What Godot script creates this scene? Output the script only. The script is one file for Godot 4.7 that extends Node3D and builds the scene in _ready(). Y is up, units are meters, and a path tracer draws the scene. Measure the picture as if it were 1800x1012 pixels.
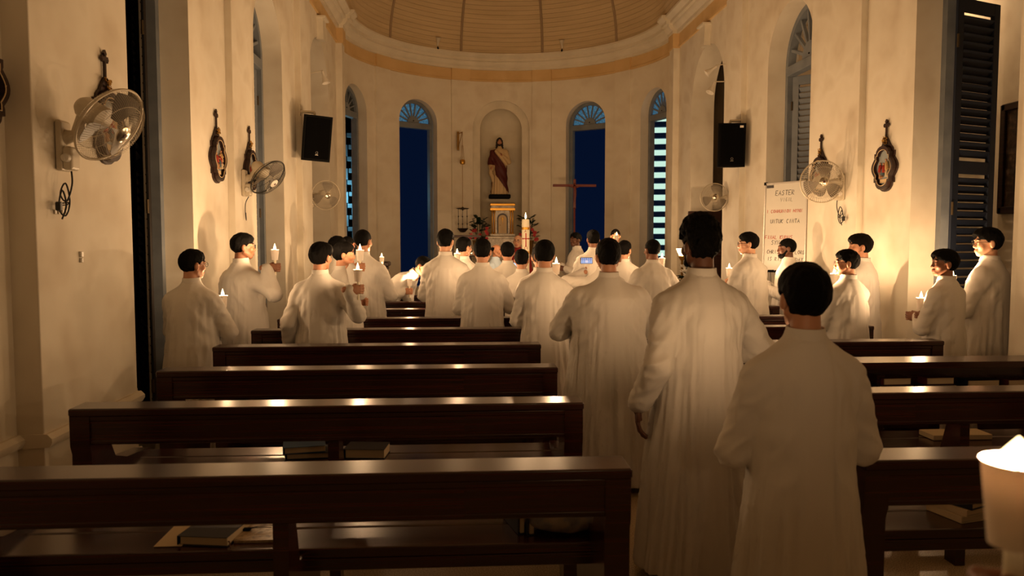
extends Node3D
# y up, metres; the altar lies towards -z. The camera stands in the aisle at z = 0.

const WL := -2.4      # left wall
const WR := 4.2       # right wall
const CX := 0.9       # axis of the nave
const AZ := -15.3     # centre of the round apse
const AR := 3.3       # its radius
const FLAME := Color(1.0, 0.805, 0.595)
const CANDLE_E := 0.68

class Mesher:
	var v := PackedVector3Array()
	var n := PackedVector3Array()
	var uv := PackedVector2Array()
	var col := PackedColorArray()
	var idx := PackedInt32Array()

	func vert(p: Vector3, nn: Vector3) -> int:
		v.append(p); n.append(nn)
		return v.size() - 1

	func tri(a: int, b: int, c: int) -> void:
		var cr := (v[b] - v[a]).cross(v[c] - v[a])
		if cr.dot(n[a] + n[b] + n[c]) > 0.0:
			idx.append(a); idx.append(c); idx.append(b)
		else:
			idx.append(a); idx.append(b); idx.append(c)

	func quad(a: int, b: int, c: int, d: int) -> void:
		tri(a, b, c); tri(a, c, d)

	func face(a: Vector3, b: Vector3, c: Vector3, d: Vector3, nn: Vector3) -> void:
		var k := v.size()
		vert(a, nn); vert(b, nn); vert(c, nn); vert(d, nn)
		quad(k, k + 1, k + 2, k + 3)

	func box(at: Vector3, size: Vector3, bevel := 0.004, xf := Transform3D()) -> void:
		var h := size * 0.5
		var bv: float = minf(bevel, minf(h.x, minf(h.y, h.z)) * 0.9)
		var ids := {}
		for sx in [-1, 1]:
			for sy in [-1, 1]:
				for sz in [-1, 1]:
					for ax in 3:
						var p := Vector3(sx * (h.x - (0.0 if ax == 0 else bv)), sy * (h.y - (0.0 if ax == 1 else bv)), sz * (h.z - (0.0 if ax == 2 else bv)))
						var nn := Vector3(sx if ax == 0 else 0, sy if ax == 1 else 0, sz if ax == 2 else 0)
						ids[[sx, sy, sz, ax]] = vert(xf * (at + p), xf.basis * nn)
		for ax in 3:
			for s in [-1, 1]:
				var q := []
				for t in [[-1, -1], [1, -1], [1, 1], [-1, 1]]:
					var k := [t[0], t[1]]
					k.insert(ax, s)
					q.append(ids[[k[0], k[1], k[2], ax]])
				quad(q[0], q[1], q[2], q[3])
		for ax in 3:
			var b1 := (ax + 1) % 3
			var b2 := (ax + 2) % 3
			for s in [-1, 1]:
				for t in [-1, 1]:
					var lo := [0, 0, 0]
					lo[b1] = s; lo[b2] = t; lo[ax] = -1
					var hi := lo.duplicate()
					hi[ax] = 1
					quad(ids[[lo[0], lo[1], lo[2], b1]], ids[[hi[0], hi[1], hi[2], b1]], ids[[hi[0], hi[1], hi[2], b2]], ids[[lo[0], lo[1], lo[2], b2]])
		for sx in [-1, 1]:
			for sy in [-1, 1]:
				for sz in [-1, 1]:
					tri(ids[[sx, sy, sz, 0]], ids[[sx, sy, sz, 1]], ids[[sx, sy, sz, 2]])

	# profile of (radius, height) points turned round the y axis from angle a0 to a1
	func lathe(profile: Array, sides := 20, xf := Transform3D(), a0 := 0.0, a1 := TAU, inward := false) -> void:
		var m := profile.size()
		var sn := []
		for k in m - 1:
			var d: Vector2 = profile[k + 1] - profile[k]
			sn.append(Vector2(d.y, -d.x).normalized() * (-1.0 if inward else 1.0))
		for k in m - 1:
			var na: Vector2 = sn[k]
			var nb: Vector2 = sn[k]
			if k > 0 and sn[k - 1].dot(sn[k]) > 0.7: na = (sn[k] + sn[k - 1]).normalized()
			if k < m - 2 and sn[k + 1].dot(sn[k]) > 0.7: nb = (sn[k] + sn[k + 1]).normalized()
			var first := v.size()
			for j in sides + 1:
				var a := lerpf(a0, a1, float(j) / sides)
				var c := cos(a)
				var s := sin(a)
				vert(xf * Vector3(profile[k].x * c, profile[k].y, profile[k].x * s), xf.basis * Vector3(na.x * c, na.y, na.x * s))
				vert(xf * Vector3(profile[k + 1].x * c, profile[k + 1].y, profile[k + 1].x * s), xf.basis * Vector3(nb.x * c, nb.y, nb.x * s))
			for j in sides:
				var q := first + j * 2
				quad(q, q + 1, q + 3, q + 2)

	func tube(pts: Array, r, sides := 8, closed := false) -> void:
		var m := pts.size()
		var t0: Vector3 = (pts[1] - pts[0]).normalized()
		var side := t0.cross(Vector3.UP if absf(t0.y) < 0.9 else Vector3.RIGHT).normalized()
		var first := v.size()
		for k in m:
			var t: Vector3
			if closed: t = (pts[(k + 1) % m] - pts[(k + m - 1) % m]).normalized()
			else: t = (pts[mini(k + 1, m - 1)] - pts[maxi(k - 1, 0)]).normalized()
			side = (side - t * side.dot(t)).normalized()
			var up := side.cross(t)
			var rad: float = r[k] if r is Array else r
			for j in sides:
				var a := TAU * j / sides
				var nn := side * cos(a) + up * sin(a)
				vert(pts[k] + nn * rad, nn)
		for k in (m if closed else m - 1):
			for j in sides:
				var a := first + k * sides + j
				var b := first + k * sides + (j + 1) % sides
				var c := first + ((k + 1) % m) * sides + (j + 1) % sides
				var d := first + ((k + 1) % m) * sides + j
				quad(a, b, c, d)
		if not closed:
			for e in [0, m - 1]:
				var t: Vector3 = (pts[0] - pts[1]).normalized() if e == 0 else (pts[m - 1] - pts[m - 2]).normalized()
				var k := v.size()
				for j in sides: vert(v[first + e * sides + j], t)
				for j in range(1, sides - 1): tri(k, k + j, k + j + 1)

	# a polygon in x and y, extruded from z = 0 to z = depth
	func extrude(poly: PackedVector2Array, depth: float, xf := Transform3D()) -> void:
		var tr := Geometry2D.triangulate_polygon(poly)
		for e in 2:
			var k := v.size()
			for p in poly: vert(xf * Vector3(p.x, p.y, depth * e), (xf.basis * Vector3(0, 0, (1.0 if e else -1.0) * signf(depth))).normalized())
			for t in range(0, tr.size(), 3): tri(k + tr[t], k + tr[t + 1], k + tr[t + 2])
		var cw := -1.0 if Geometry2D.is_polygon_clockwise(poly) else 1.0
		var m := poly.size()
		var ns := []
		for k in m:
			var d := poly[(k + 1) % m] - poly[k]
			ns.append((Vector2(d.y, -d.x) * cw).normalized())
		for k in m:
			var na: Vector2 = ns[k]
			var nb: Vector2 = ns[k]
			if ns[(k + m - 1) % m].dot(ns[k]) > 0.75: na = (ns[k] + ns[(k + m - 1) % m]).normalized()
			if ns[(k + 1) % m].dot(ns[k]) > 0.75: nb = (ns[k] + ns[(k + 1) % m]).normalized()
			var a := poly[k]
			var b := poly[(k + 1) % m]
			var q := v.size()
			vert(xf * Vector3(a.x, a.y, 0), xf.basis * Vector3(na.x, na.y, 0)); vert(xf * Vector3(b.x, b.y, 0), xf.basis * Vector3(nb.x, nb.y, 0))
			vert(xf * Vector3(b.x, b.y, depth), xf.basis * Vector3(nb.x, nb.y, 0)); vert(xf * Vector3(a.x, a.y, depth), xf.basis * Vector3(na.x, na.y, 0))
			quad(q, q + 1, q + 2, q + 3)

	func ball(at: Vector3, r: Vector3, rings := 8, sides := 12, xf := Transform3D()) -> void:
		var first := v.size()
		for i in rings + 1:
			var a := PI * i / rings
			for j in sides:
				var b := TAU * j / sides
				var d := Vector3(sin(a) * cos(b), cos(a), sin(a) * sin(b))
				vert(xf * (at + d * r), (xf.basis * (d / r)).normalized())
		for i in rings:
			for j in sides:
				quad(first + i * sides + j, first + i * sides + (j + 1) % sides, first + (i + 1) * sides + (j + 1) % sides, first + (i + 1) * sides + j)

	func leaf(base: Vector3, tip: Vector3, w: float, up: Vector3) -> void:
		var d := tip - base
		var s := d.cross(up).normalized() * w
		var nn := s.cross(d).normalized()
		if nn.dot(up) < 0: nn = -nn
		var k := v.size()
		vert(base, nn)
		vert(base + d * 0.35 + s, (nn + s.normalized() * 0.4).normalized()); vert(base + d * 0.4 - nn * w * 0.3, nn); vert(base + d * 0.35 - s, (nn - s.normalized() * 0.4).normalized())
		vert(base + d * 0.75 + s * 0.6, nn); vert(base + d * 0.75 - s * 0.6, nn)
		vert(tip - up * d.length() * 0.15, nn)
		tri(k, k + 1, k + 2); tri(k, k + 2, k + 3); tri(k + 1, k + 4, k + 2); tri(k + 3, k + 2, k + 5); tri(k + 2, k + 4, k + 6); tri(k + 2, k + 6, k + 5)

	func add(o: Mesher, xf := Transform3D(), mirror := false) -> void:
		var k := v.size()
		var t := xf
		if mirror: t = xf * Transform3D(Basis(Vector3(-1, 0, 0), Vector3(0, 1, 0), Vector3(0, 0, 1)), Vector3.ZERO)
		for p in o.v: v.append(t * p)
		for p in o.n: n.append((t.basis * p).normalized())
		if o.col.size():
			while col.size() < k: col.append(Color.WHITE)
			col.append_array(o.col)
		elif col.size():
			while col.size() < v.size(): col.append(Color.WHITE)
		for t3 in range(0, o.idx.size(), 3):
			if mirror:
				idx.append(o.idx[t3] + k); idx.append(o.idx[t3 + 2] + k); idx.append(o.idx[t3 + 1] + k)
			else:
				idx.append(o.idx[t3] + k); idx.append(o.idx[t3 + 1] + k); idx.append(o.idx[t3 + 2] + k)

	func smooth() -> void:
		n.resize(v.size())
		n.fill(Vector3.ZERO)
		for t in range(0, idx.size(), 3):
			var a := idx[t]
			var b := idx[t + 1]
			var c := idx[t + 2]
			var cr := (v[c] - v[a]).cross(v[b] - v[a])
			n[a] += cr; n[b] += cr; n[c] += cr
		for k in n.size(): n[k] = n[k].normalized()

	func mesh() -> ArrayMesh:
		var a := []
		a.resize(Mesh.ARRAY_MAX)
		a[Mesh.ARRAY_VERTEX] = v
		a[Mesh.ARRAY_NORMAL] = n
		a[Mesh.ARRAY_INDEX] = idx
		if uv.size() == v.size(): a[Mesh.ARRAY_TEX_UV] = uv
		if col.size():
			while col.size() < v.size(): col.append(Color.WHITE)
			a[Mesh.ARRAY_COLOR] = col
		var m := ArrayMesh.new()
		m.add_surface_from_arrays(Mesh.PRIMITIVE_TRIANGLES, a)
		return m


# A shape as a distance field: a robe or trunk with elliptical sections, tapered capsules and ellipsoids, smoothly joined.
class Field:
	var has_trunk := false
	var ta := PackedFloat32Array()   # half widths, every 2 cm from the hem up
	var tb := PackedFloat32Array()
	var tz := PackedFloat32Array()
	var y0 := 0.0
	var y1 := 1.5
	var ca: Array[Vector3] = []
	var cb: Array[Vector3] = []
	var ra := PackedFloat32Array()
	var rb := PackedFloat32Array()
	var ea: Array[Vector3] = []
	var er: Array[Vector3] = []
	var esign := PackedFloat32Array()
	var kk := PackedFloat32Array()
	var k := 0.035
	var cut = null          # a last step that may change the distance

	func capsule(a: Vector3, b: Vector3, r1: float, r2: float) -> void:
		ca.append(a); cb.append(b); ra.append(r1); rb.append(r2); kk.append(k)

	func ball(a: Vector3, r: Vector3, s := 1.0) -> void:
		ea.append(a); er.append(r); esign.append(s)

	func trunk(rows: Array, w := 1.0) -> void:   # rows of [y, half width, half depth, z]
		has_trunk = true
		y0 = rows[0][0]
		y1 = rows[-1][0]
		var y := y0
		while y <= y1 + 0.021:
			var i := 0
			while i < rows.size() - 2 and rows[i + 1][0] < y: i += 1
			var p0: Array = rows[maxi(i - 1, 0)]
			var p1: Array = rows[i]
			var p2: Array = rows[i + 1]
			var p3: Array = rows[mini(i + 2, rows.size() - 1)]
			var t := clampf((y - p1[0]) / (p2[0] - p1[0]), 0.0, 1.0)
			var wy := lerpf(w, 1.0, smoothstep(1.3, 1.46, y))
			ta.append(cubic_interpolate(p1[1], p2[1], p0[1], p3[1], t) * wy)
			tb.append(cubic_interpolate(p1[2], p2[2], p0[2], p3[2], t) * wy)
			tz.append(lerpf(p1[3], p2[3], t))
			y += 0.02

	func dist(p: Vector3) -> float:
		var d := 10.0
		if has_trunk:
			var f := clampf((p.y - y0) * 50.0, 0.0, ta.size() - 1.001)
			var i := int(f)
			f -= i
			var a := lerpf(ta[i], ta[i + 1], f)
			var b := lerpf(tb[i], tb[i + 1], f)
			var x := p.x / a
			var z := (p.z - lerpf(tz[i], tz[i + 1], f)) / b
			var k1 := sqrt(x * x + z * z)
			x /= a; z /= b
			var k2 := sqrt(x * x + z * z)
			d = k1 * (k1 - 1.0) / k2 if k2 > 1e-4 else -minf(a, b)
			d = maxf(d, maxf(y0 - p.y, p.y - y1))
		for i in ca.size():
			var q := p - ca[i]
			var ab := cb[i] - ca[i]
			var t := clampf(q.dot(ab) / ab.length_squared(), 0.0, 1.0)
			var e := (q - ab * t).length() - lerpf(ra[i], rb[i], t)
			var kc := kk[i]
			var h := maxf(kc - absf(d - e), 0.0)
			d = minf(d, e) - h * h * 0.25 / kc
		for i in ea.size():
			var q := p - ea[i]
			var r := er[i]
			var k1 := (q / r).length()
			var k2 := (q / (r * r)).length()
			var e := k1 * (k1 - 1.0) / k2 if k2 > 1e-4 else -r.x
			if esign[i] > 0.0:
				var h := maxf(k - absf(d - e), 0.0)
				d = minf(d, e) - h * h * 0.25 / k
			else:
				var h := maxf(k - absf(d + e), 0.0)
				d = maxf(d, -e) + h * h * 0.25 / k
		if cut != null: d = cut.call(p, d)
		return d

	# surface nets over blocks of cells that lie near the surface
	func mesh(lo: Vector3, hi: Vector3, cell: float) -> Mesher:
		var B := 4
		var nb := Vector3i(((hi - lo) / (cell * B)).ceil())
		var nx := nb.x * B + 1
		var ny := nb.y * B + 1
		var nz := nb.z * B + 1
		var val := PackedFloat32Array()
		val.resize(nx * ny * nz)
		val.fill(1e9)
		var reach := cell * B * 0.87 * 1.5 + cell
		var active := []
		var mark := PackedByteArray()
		mark.resize(nb.x * nb.y * nb.z)
		for bz in nb.z:
			for by in nb.y:
				for bx in nb.x:
					if absf(dist(lo + Vector3(bx + 0.5, by + 0.5, bz + 0.5) * cell * B)) < reach:
						active.append(Vector3i(bx, by, bz))
		for b: Vector3i in active:
			for z in range(b.z * B, b.z * B + B + 1):
				for y in range(b.y * B, b.y * B + B + 1):
					var row := (z * ny + y) * nx
					for x in range(b.x * B, b.x * B + B + 1):
						if val[row + x] > 1e8: val[row + x] = dist(lo + Vector3(x, y, z) * cell)
		var at := {}
		var out := Mesher.new()
		var sy := nx
		var sz := nx * ny
		var off := PackedInt32Array([0, 1, sy, sy + 1, sz, sz + 1, sz + sy, sz + sy + 1])
		for b: Vector3i in active:
			for z in range(b.z * B, b.z * B + B):
				for y in range(b.y * B, b.y * B + B):
					for x in range(b.x * B, b.x * B + B):
						var o := (z * ny + y) * nx + x
						var inside := 0
						for c in 8:
							if val[o + off[c]] < 0.0: inside += 1
						if inside == 0 or inside == 8: continue
						var s := Vector3.ZERO
						var cnt := 0
						for c in 8:
							for ax in 3:
								var bit := 1 << ax
								if c & bit: continue
								var v0 := val[o + off[c]]
								var v1 := val[o + off[c | bit]]
								if (v0 < 0.0) == (v1 < 0.0): continue
								var t := v0 / (v0 - v1)
								var q := Vector3(c & 1, (c >> 1) & 1, (c >> 2) & 1)
								q[ax] += t
								s += q
								cnt += 1
						at[o] = out.v.size()
						out.v.append(lo + (Vector3(x, y, z) + s / cnt) * cell)
		var step := [1, sy, sz]
		for o: int in at:
			var i0: int = at[o]
			for ax in 3:
				var va := val[o]
				var vb := val[o + step[ax]]
				if (va < 0.0) == (vb < 0.0): continue
				var u: int = step[(ax + 1) % 3]
				var w: int = step[(ax + 2) % 3]
				if not (at.has(o - u) and at.has(o - w) and at.has(o - u - w)): continue
				var i1: int = at[o - u]
				var i2: int = at[o - u - w]
				var i3: int = at[o - w]
				if va < 0.0: out.idx.append_array([i0, i2, i1, i0, i3, i2])
				else: out.idx.append_array([i0, i1, i2, i0, i2, i3])
		out.smooth()
		return out


var M := {}
var names := {}

func _ready() -> void:
	# camera: a phone held at 1.65 m, turned 3.6 degrees to the right of the nave's axis and 3.6 degrees down
	var cam := Camera3D.new()
	cam.position = Vector3(0, 1.65, 0)
	cam.rotation_degrees = Vector3(-3.618, -3.569, 0)
	cam.fov = 40.816
	cam.near = 0.05
	cam.far = 200.0
	var lens := CameraAttributesPhysical.new()
	lens.frustum_focal_length = 32.26
	lens.exposure_aperture = 4.5
	lens.frustum_focus_distance = 7.0
	lens.frustum_near = 0.05
	lens.frustum_far = 200.0
	cam.attributes = lens
	cam.fov = 40.816
	add_child(cam)
	cam.current = true
	# night sky and exposure
	var we := WorldEnvironment.new()
	var env := Environment.new()
	env.background_mode = Environment.BG_COLOR
	env.background_color = Color(0.018, 0.058, 0.145)
	env.background_energy_multiplier = 1.0
	env.tonemap_mode = Environment.TONE_MAPPER_LINEAR
	env.tonemap_exposure = 1.0
	env.sdfgi_enabled = true
	env.ssao_enabled = true
	env.ssil_enabled = true
	we.environment = env
	add_child(we)
	materials()
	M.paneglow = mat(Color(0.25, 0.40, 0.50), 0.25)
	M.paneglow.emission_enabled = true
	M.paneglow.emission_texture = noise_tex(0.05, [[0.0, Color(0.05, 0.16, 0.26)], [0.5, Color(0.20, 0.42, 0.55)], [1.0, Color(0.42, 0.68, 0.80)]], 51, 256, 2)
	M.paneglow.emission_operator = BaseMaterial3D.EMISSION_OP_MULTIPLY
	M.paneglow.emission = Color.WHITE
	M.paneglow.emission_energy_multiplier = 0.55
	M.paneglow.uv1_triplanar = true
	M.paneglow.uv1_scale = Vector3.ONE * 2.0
	M.panedim = mat(Color(0.22, 0.24, 0.25), 0.25)
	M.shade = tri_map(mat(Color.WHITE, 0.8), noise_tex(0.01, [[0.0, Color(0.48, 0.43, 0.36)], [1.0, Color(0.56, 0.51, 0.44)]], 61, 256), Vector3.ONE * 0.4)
	shell()
	openings()
	outside()
	pews()
	shared_shapes()
	sanctuary()
	crowd()
	wall_things()

func numbered(called: String) -> String:
	var k: int = names.get(called, 0)
	names[called] = k + 1
	return called if k == 0 else "%s_%03d" % [called, k]

func obj(called: String, m, mat: Material, parent: Node = self, xf := Transform3D()) -> MeshInstance3D:
	var o := MeshInstance3D.new()
	o.name = numbered(called) if parent == self else called
	o.mesh = m.mesh() if m is Mesher else m
	if m is Mesher: o.mesh.surface_set_material(0, mat)
	else: o.material_override = mat
	o.transform = xf
	o.cast_shadow = GeometryInstance3D.SHADOW_CASTING_SETTING_ON
	parent.add_child(o, true)
	return o

func tag(o: Node, label: String, category: String, group := "", kind := "") -> void:
	if label: o.set_meta("label", label)
	if category: o.set_meta("category", category)
	if group: o.set_meta("group", group)
	if kind: o.set_meta("kind", kind)

func thing(called: String, label: String, category: String, at := Vector3.ZERO, group := "") -> Node3D:
	var o := Node3D.new()
	o.name = numbered(called)
	o.position = at
	add_child(o)
	tag(o, label, category, group)
	return o

func struct(called: String, m, mat: Material, label := "", category := "") -> MeshInstance3D:
	var o := obj(called, m, mat)
	o.set_meta("kind", "structure")
	tag(o, label, category)
	return o

func mat(c: Color, rough := 0.6, metal := 0.0) -> StandardMaterial3D:
	var m := StandardMaterial3D.new()
	m.albedo_color = c
	m.roughness = rough
	m.metallic = metal
	return m

func noise_tex(freq: float, ramp: Array, seed_ := 1, size := 512, oct := 4, stretch := false) -> NoiseTexture2D:
	var n := FastNoiseLite.new()
	n.seed = seed_
	n.frequency = freq
	n.fractal_octaves = oct
	n.noise_type = FastNoiseLite.TYPE_SIMPLEX_SMOOTH
	var t := NoiseTexture2D.new()
	t.width = size
	t.height = size
	t.seamless = true
	t.noise = n
	var g := Gradient.new()
	g.offsets = PackedFloat32Array(ramp.map(func(r): return r[0]))
	g.colors = PackedColorArray(ramp.map(func(r): return r[1]))
	t.color_ramp = g
	return t

func grain_tex(a: Color, b: Color, seed_: int) -> ImageTexture:
	var n := FastNoiseLite.new()
	n.seed = seed_
	n.frequency = 0.02
	n.fractal_octaves = 4
	var im := Image.create(256, 512, false, Image.FORMAT_RGB8)
	for y in 512:
		for x in 256:
			var k := n.get_noise_2d(x * 0.55, y * 11.0) * 0.7 + n.get_noise_2d(x * 0.2 + 900.0, y * 2.0) * 0.6
			im.set_pixel(x, y, a.lerp(b, clampf(0.5 + k, 0.0, 1.0)))
	return ImageTexture.create_from_image(im)

func tri_map(m: StandardMaterial3D, t: Texture2D, scale: Vector3, world := true) -> StandardMaterial3D:
	m.albedo_texture = t
	m.uv1_triplanar = true
	m.uv1_world_triplanar = world
	m.uv1_scale = scale
	return m

func materials() -> void:
	M.plaster = tri_map(mat(Color.WHITE, 0.75), noise_tex(0.006, [[0.0, Color(0.81, 0.765, 0.69)], [0.42, Color(0.875, 0.845, 0.78)], [0.7, Color(0.895, 0.87, 0.81)], [1.0, Color(0.84, 0.805, 0.735)]], 3), Vector3.ONE * 0.35)
	M.cornice = tri_map(mat(Color.WHITE, 0.7), noise_tex(0.01, [[0.0, Color(0.82, 0.79, 0.72)], [1.0, Color(0.90, 0.87, 0.80)]], 5), Vector3.ONE * 0.4)
	M.ochre = tri_map(mat(Color.WHITE, 0.75), noise_tex(0.008, [[0.0, Color(0.80, 0.67, 0.46)], [1.0, Color(0.87, 0.75, 0.55)]], 6), Vector3.ONE * 0.4)
	M.ceiling = tri_map(mat(Color.WHITE, 0.8), noise_tex(0.01, [[0.0, Color(0.74, 0.66, 0.52)], [1.0, Color(0.83, 0.75, 0.61)]], 7), Vector3(0.12, 1.2, 0.12))
	M.rib = mat(Color(0.60, 0.52, 0.42), 0.7)
	M.bluegrey = tri_map(mat(Color.WHITE, 0.5), noise_tex(0.01, [[0.0, Color(0.40, 0.43, 0.47)], [1.0, Color(0.50, 0.53, 0.56)]], 8), Vector3.ONE * 0.6)
	M.shutter = mat(Color(0.075, 0.12, 0.20), 0.6)
	M.darkleaf = mat(Color(0.17, 0.15, 0.14), 0.6)
	M.floor = tri_map(mat(Color.WHITE, 0.35), noise_tex(0.09, [[0.0, Color(0.42, 0.36, 0.28)], [0.42, Color(0.68, 0.61, 0.49)], [0.55, Color(0.78, 0.71, 0.59)], [1.0, Color(0.85, 0.79, 0.68)]], 9, 512, 3), Vector3.ONE * 2.4)
	M.wood = tri_map(mat(Color.WHITE, 0.24), grain_tex(Color(0.115, 0.038, 0.028), Color(0.26, 0.10, 0.07), 11), Vector3(0.45, 1.6, 1.6))
	M.wood.clearcoat_enabled = true
	M.wood.clearcoat = 0.18
	M.wood.clearcoat_roughness = 0.16
	M.darkwood = tri_map(mat(Color.WHITE, 0.4), grain_tex(Color(0.10, 0.045, 0.03), Color(0.22, 0.10, 0.065), 12), Vector3(1.6, 1.6, 0.6))
	M.robe = tri_map(mat(Color.WHITE, 0.85), noise_tex(0.5, [[0.0, Color(0.79, 0.77, 0.74)], [1.0, Color(0.85, 0.835, 0.81)]], 13, 256, 2), Vector3.ONE * 6.0, false)
	M.robe.backlight_enabled = true
	M.robe.backlight = Color(0.12, 0.11, 0.10)
	M.robe.rim_enabled = true
	M.robe.rim = 0.25
	M.alb = mat(Color(0.74, 0.82, 0.90), 0.85)
	M.red = mat(Color(0.50, 0.09, 0.08), 0.8)
	M.hair = mat(Color(0.025, 0.02, 0.018), 0.7)
	M.hair.metallic_specular = 0.22
	M.hair.heightmap_enabled = true
	M.hair.heightmap_texture = noise_tex(0.12, [[0.0, Color.BLACK], [1.0, Color.WHITE]], 17, 256, 3)
	M.hair.heightmap_scale = 0.5
	M.hair.uv1_triplanar = true
	M.hair.uv1_scale = Vector3(14, 3.5, 14)
	M.greyhair = mat(Color(0.55, 0.52, 0.48), 0.6)
	for i in 4:
		M["skin%d" % i] = mat([Color(0.80, 0.61, 0.49), Color(0.70, 0.50, 0.38), Color(0.52, 0.345, 0.25), Color(0.36, 0.225, 0.155)][i], 0.55)
		M["skin%d" % i].vertex_color_use_as_albedo = true
		M["skin%d" % i].subsurf_scatter_enabled = true
		M["skin%d" % i].subsurf_scatter_strength = 0.08
	M.shoe = mat(Color(0.05, 0.04, 0.04), 0.35)
	M.glasses = mat(Color(0.06, 0.05, 0.05), 0.3)
	M.wax = mat(Color(0.93, 0.90, 0.80), 0.45)
	M.cup = mat(Color(0.93, 0.90, 0.86), 0.7)
	M.cup.backlight_enabled = true
	M.cup.backlight = Color(0.22, 0.2, 0.18)
	M.flame = mat(Color(1, 0.9, 0.7), 1.0)
	M.flame.emission_enabled = true
	M.flame.emission = Color(1.0, 0.86, 0.62)
	M.flame.emission_energy_multiplier = 9.0
	M.wick = mat(Color(0.05, 0.04, 0.03), 0.9)
	M.white = mat(Color(0.86, 0.84, 0.80), 0.4)
	M.cream = mat(Color(0.80, 0.76, 0.68), 0.35)
	M.blade = mat(Color(0.42, 0.39, 0.35), 0.4)
	M.chrome = mat(Color(0.80, 0.76, 0.68), 0.2, 0.9)
	M.wire = mat(Color(0.78, 0.74, 0.66), 0.35, 0.3)
	M.speakerfront = mat(Color(0.022, 0.022, 0.024), 0.8)
	M.darkwire = mat(Color(0.17, 0.17, 0.16), 0.35, 0.3)
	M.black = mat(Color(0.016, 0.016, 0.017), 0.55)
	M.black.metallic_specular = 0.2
	M.speakerfront.metallic_specular = 0.15
	M.cable = mat(Color(0.05, 0.045, 0.045), 0.5)
	M.gold = mat(Color(0.80, 0.60, 0.26), 0.32, 0.85)
	M.brass = mat(Color(0.62, 0.48, 0.24), 0.35, 0.85)
	M.hinge = mat(Color(0.34, 0.29, 0.21), 0.45, 0.6)
	M.marble = tri_map(mat(Color.WHITE, 0.3), noise_tex(0.012, [[0.0, Color(0.60, 0.55, 0.50)], [0.45, Color(0.82, 0.78, 0.70)], [0.5, Color(0.66, 0.60, 0.53)], [0.55, Color(0.86, 0.82, 0.75)], [1.0, Color(0.88, 0.85, 0.79)]], 14, 512, 5), Vector3.ONE * 0.8)
	M.leaf = mat(Color(0.10, 0.17, 0.07), 0.45)
	M.petal = mat(Color(0.72, 0.22, 0.24), 0.6)
	M.yellow = mat(Color(0.85, 0.68, 0.12), 0.6)
	M.board = mat(Color(0.78, 0.77, 0.74), 0.16)
	M.alu = mat(Color(0.72, 0.70, 0.68), 0.35, 0.8)
	M.inkblack = mat(Color(0.20, 0.19, 0.20), 0.6)
	M.inkred = mat(Color(0.74, 0.26, 0.18), 0.6)
	M.inkfaint = mat(Color(0.62, 0.61, 0.58), 0.6)
	M.bluebook = mat(Color(0.06, 0.09, 0.17), 0.45)
	M.bluecover = mat(Color(0.16, 0.30, 0.45), 0.4)
	M.pages = mat(Color(0.78, 0.71, 0.58), 0.8)
	M.redbook = mat(Color(0.28, 0.10, 0.09), 0.5)
	M.darkred = mat(Color(0.30, 0.055, 0.05), 0.6)
	M.ivory = mat(Color(0.80, 0.70, 0.54), 0.6)
	M.statuehair = mat(Color(0.10, 0.055, 0.035), 0.6)
	M.copper = mat(Color(0.40, 0.14, 0.085), 0.4)
	M.glow = mat(Color(0.3, 0.5, 0.6), 0.3)

# ---------------------------------------------------------------- the building
func arched_wall(ms: Mesher, map: Callable, s0: float, s1: float, y0: float, top: float, opens: Array, thick: float, step: float) -> void:
	var cuts := [s0, s1]
	var k := s0 + step
	while k < s1:
		cuts.append(k)
		k += step
	for o in opens:
		for j in 17: cuts.append(o.c - o.r * cos(PI * j / 16.0))
	cuts.sort()
	var arch := func(o: Dictionary, s: float) -> float: return o.spring + sqrt(maxf(o.r * o.r - (s - o.c) * (s - o.c), 0.0))
	for e in 2:
		var dep := thick * e
		for i in cuts.size() - 1:
			var a: float = cuts[i]
			var b: float = cuts[i + 1]
			if b - a < 1e-4: continue
			var hit = null
			for o in opens:
				if absf((a + b) * 0.5 - o.c) < o.r: hit = o
			var spans := [[y0, y0, top, top]]
			if hit != null:
				spans = [[arch.call(hit, a), arch.call(hit, b), top, top]]
				if hit.sill > y0 + 0.001: spans.append([y0, y0, hit.sill, hit.sill])
			for sp in spans:
				var q := ms.v.size()
				for t in [[a, sp[0]], [b, sp[1]], [b, sp[3]], [a, sp[2]]]:
					var p: Vector3 = map.call(t[0], t[1], dep)
					var nn: Vector3 = (map.call(t[0], t[1], dep - 0.01) - p).normalized()
					ms.vert(p, -nn if e else nn)
				ms.quad(q, q + 1, q + 2, q + 3)
	for o in opens:
		var path := [Vector2(o.c - o.r, o.sill)]
		for j in 21: path.append(Vector2(o.c - o.r * cos(PI * j / 20.0), o.spring + o.r * sin(PI * j / 20.0)))
		path.append(Vector2(o.c + o.r, o.sill))
		for j in path.size():
			var a: Vector2 = path[j]
			var b: Vector2 = path[(j + 1) % path.size()]
			var q := ms.v.size()
			for t in [a, b]:
				for e in 2:
					var p: Vector3 = map.call(t.x, t.y, thick * e)
					var to: Vector2 = Vector2(o.c, o.spring) - t
					if j == path.size() - 1: to = Vector2(0, 1)
					elif t.y < o.spring: to.y = 0.0
					to = to.normalized() * 0.01
					ms.vert(p, (map.call(t.x + to.x, t.y + to.y, thick * e) - p).normalized())
			ms.quad(q, q + 1, q + 3, q + 2)

func left_map(s: float, y: float, d: float) -> Vector3: return Vector3(WL - d, y, -s)
func right_map(s: float, y: float, d: float) -> Vector3: return Vector3(WR + d, y, -s)
func apse_map(s: float, y: float, d: float) -> Vector3:
	var t := s / AR
	return Vector3(CX + (AR + d) * sin(t), y, AZ - (AR + d) * cos(t))

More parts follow.
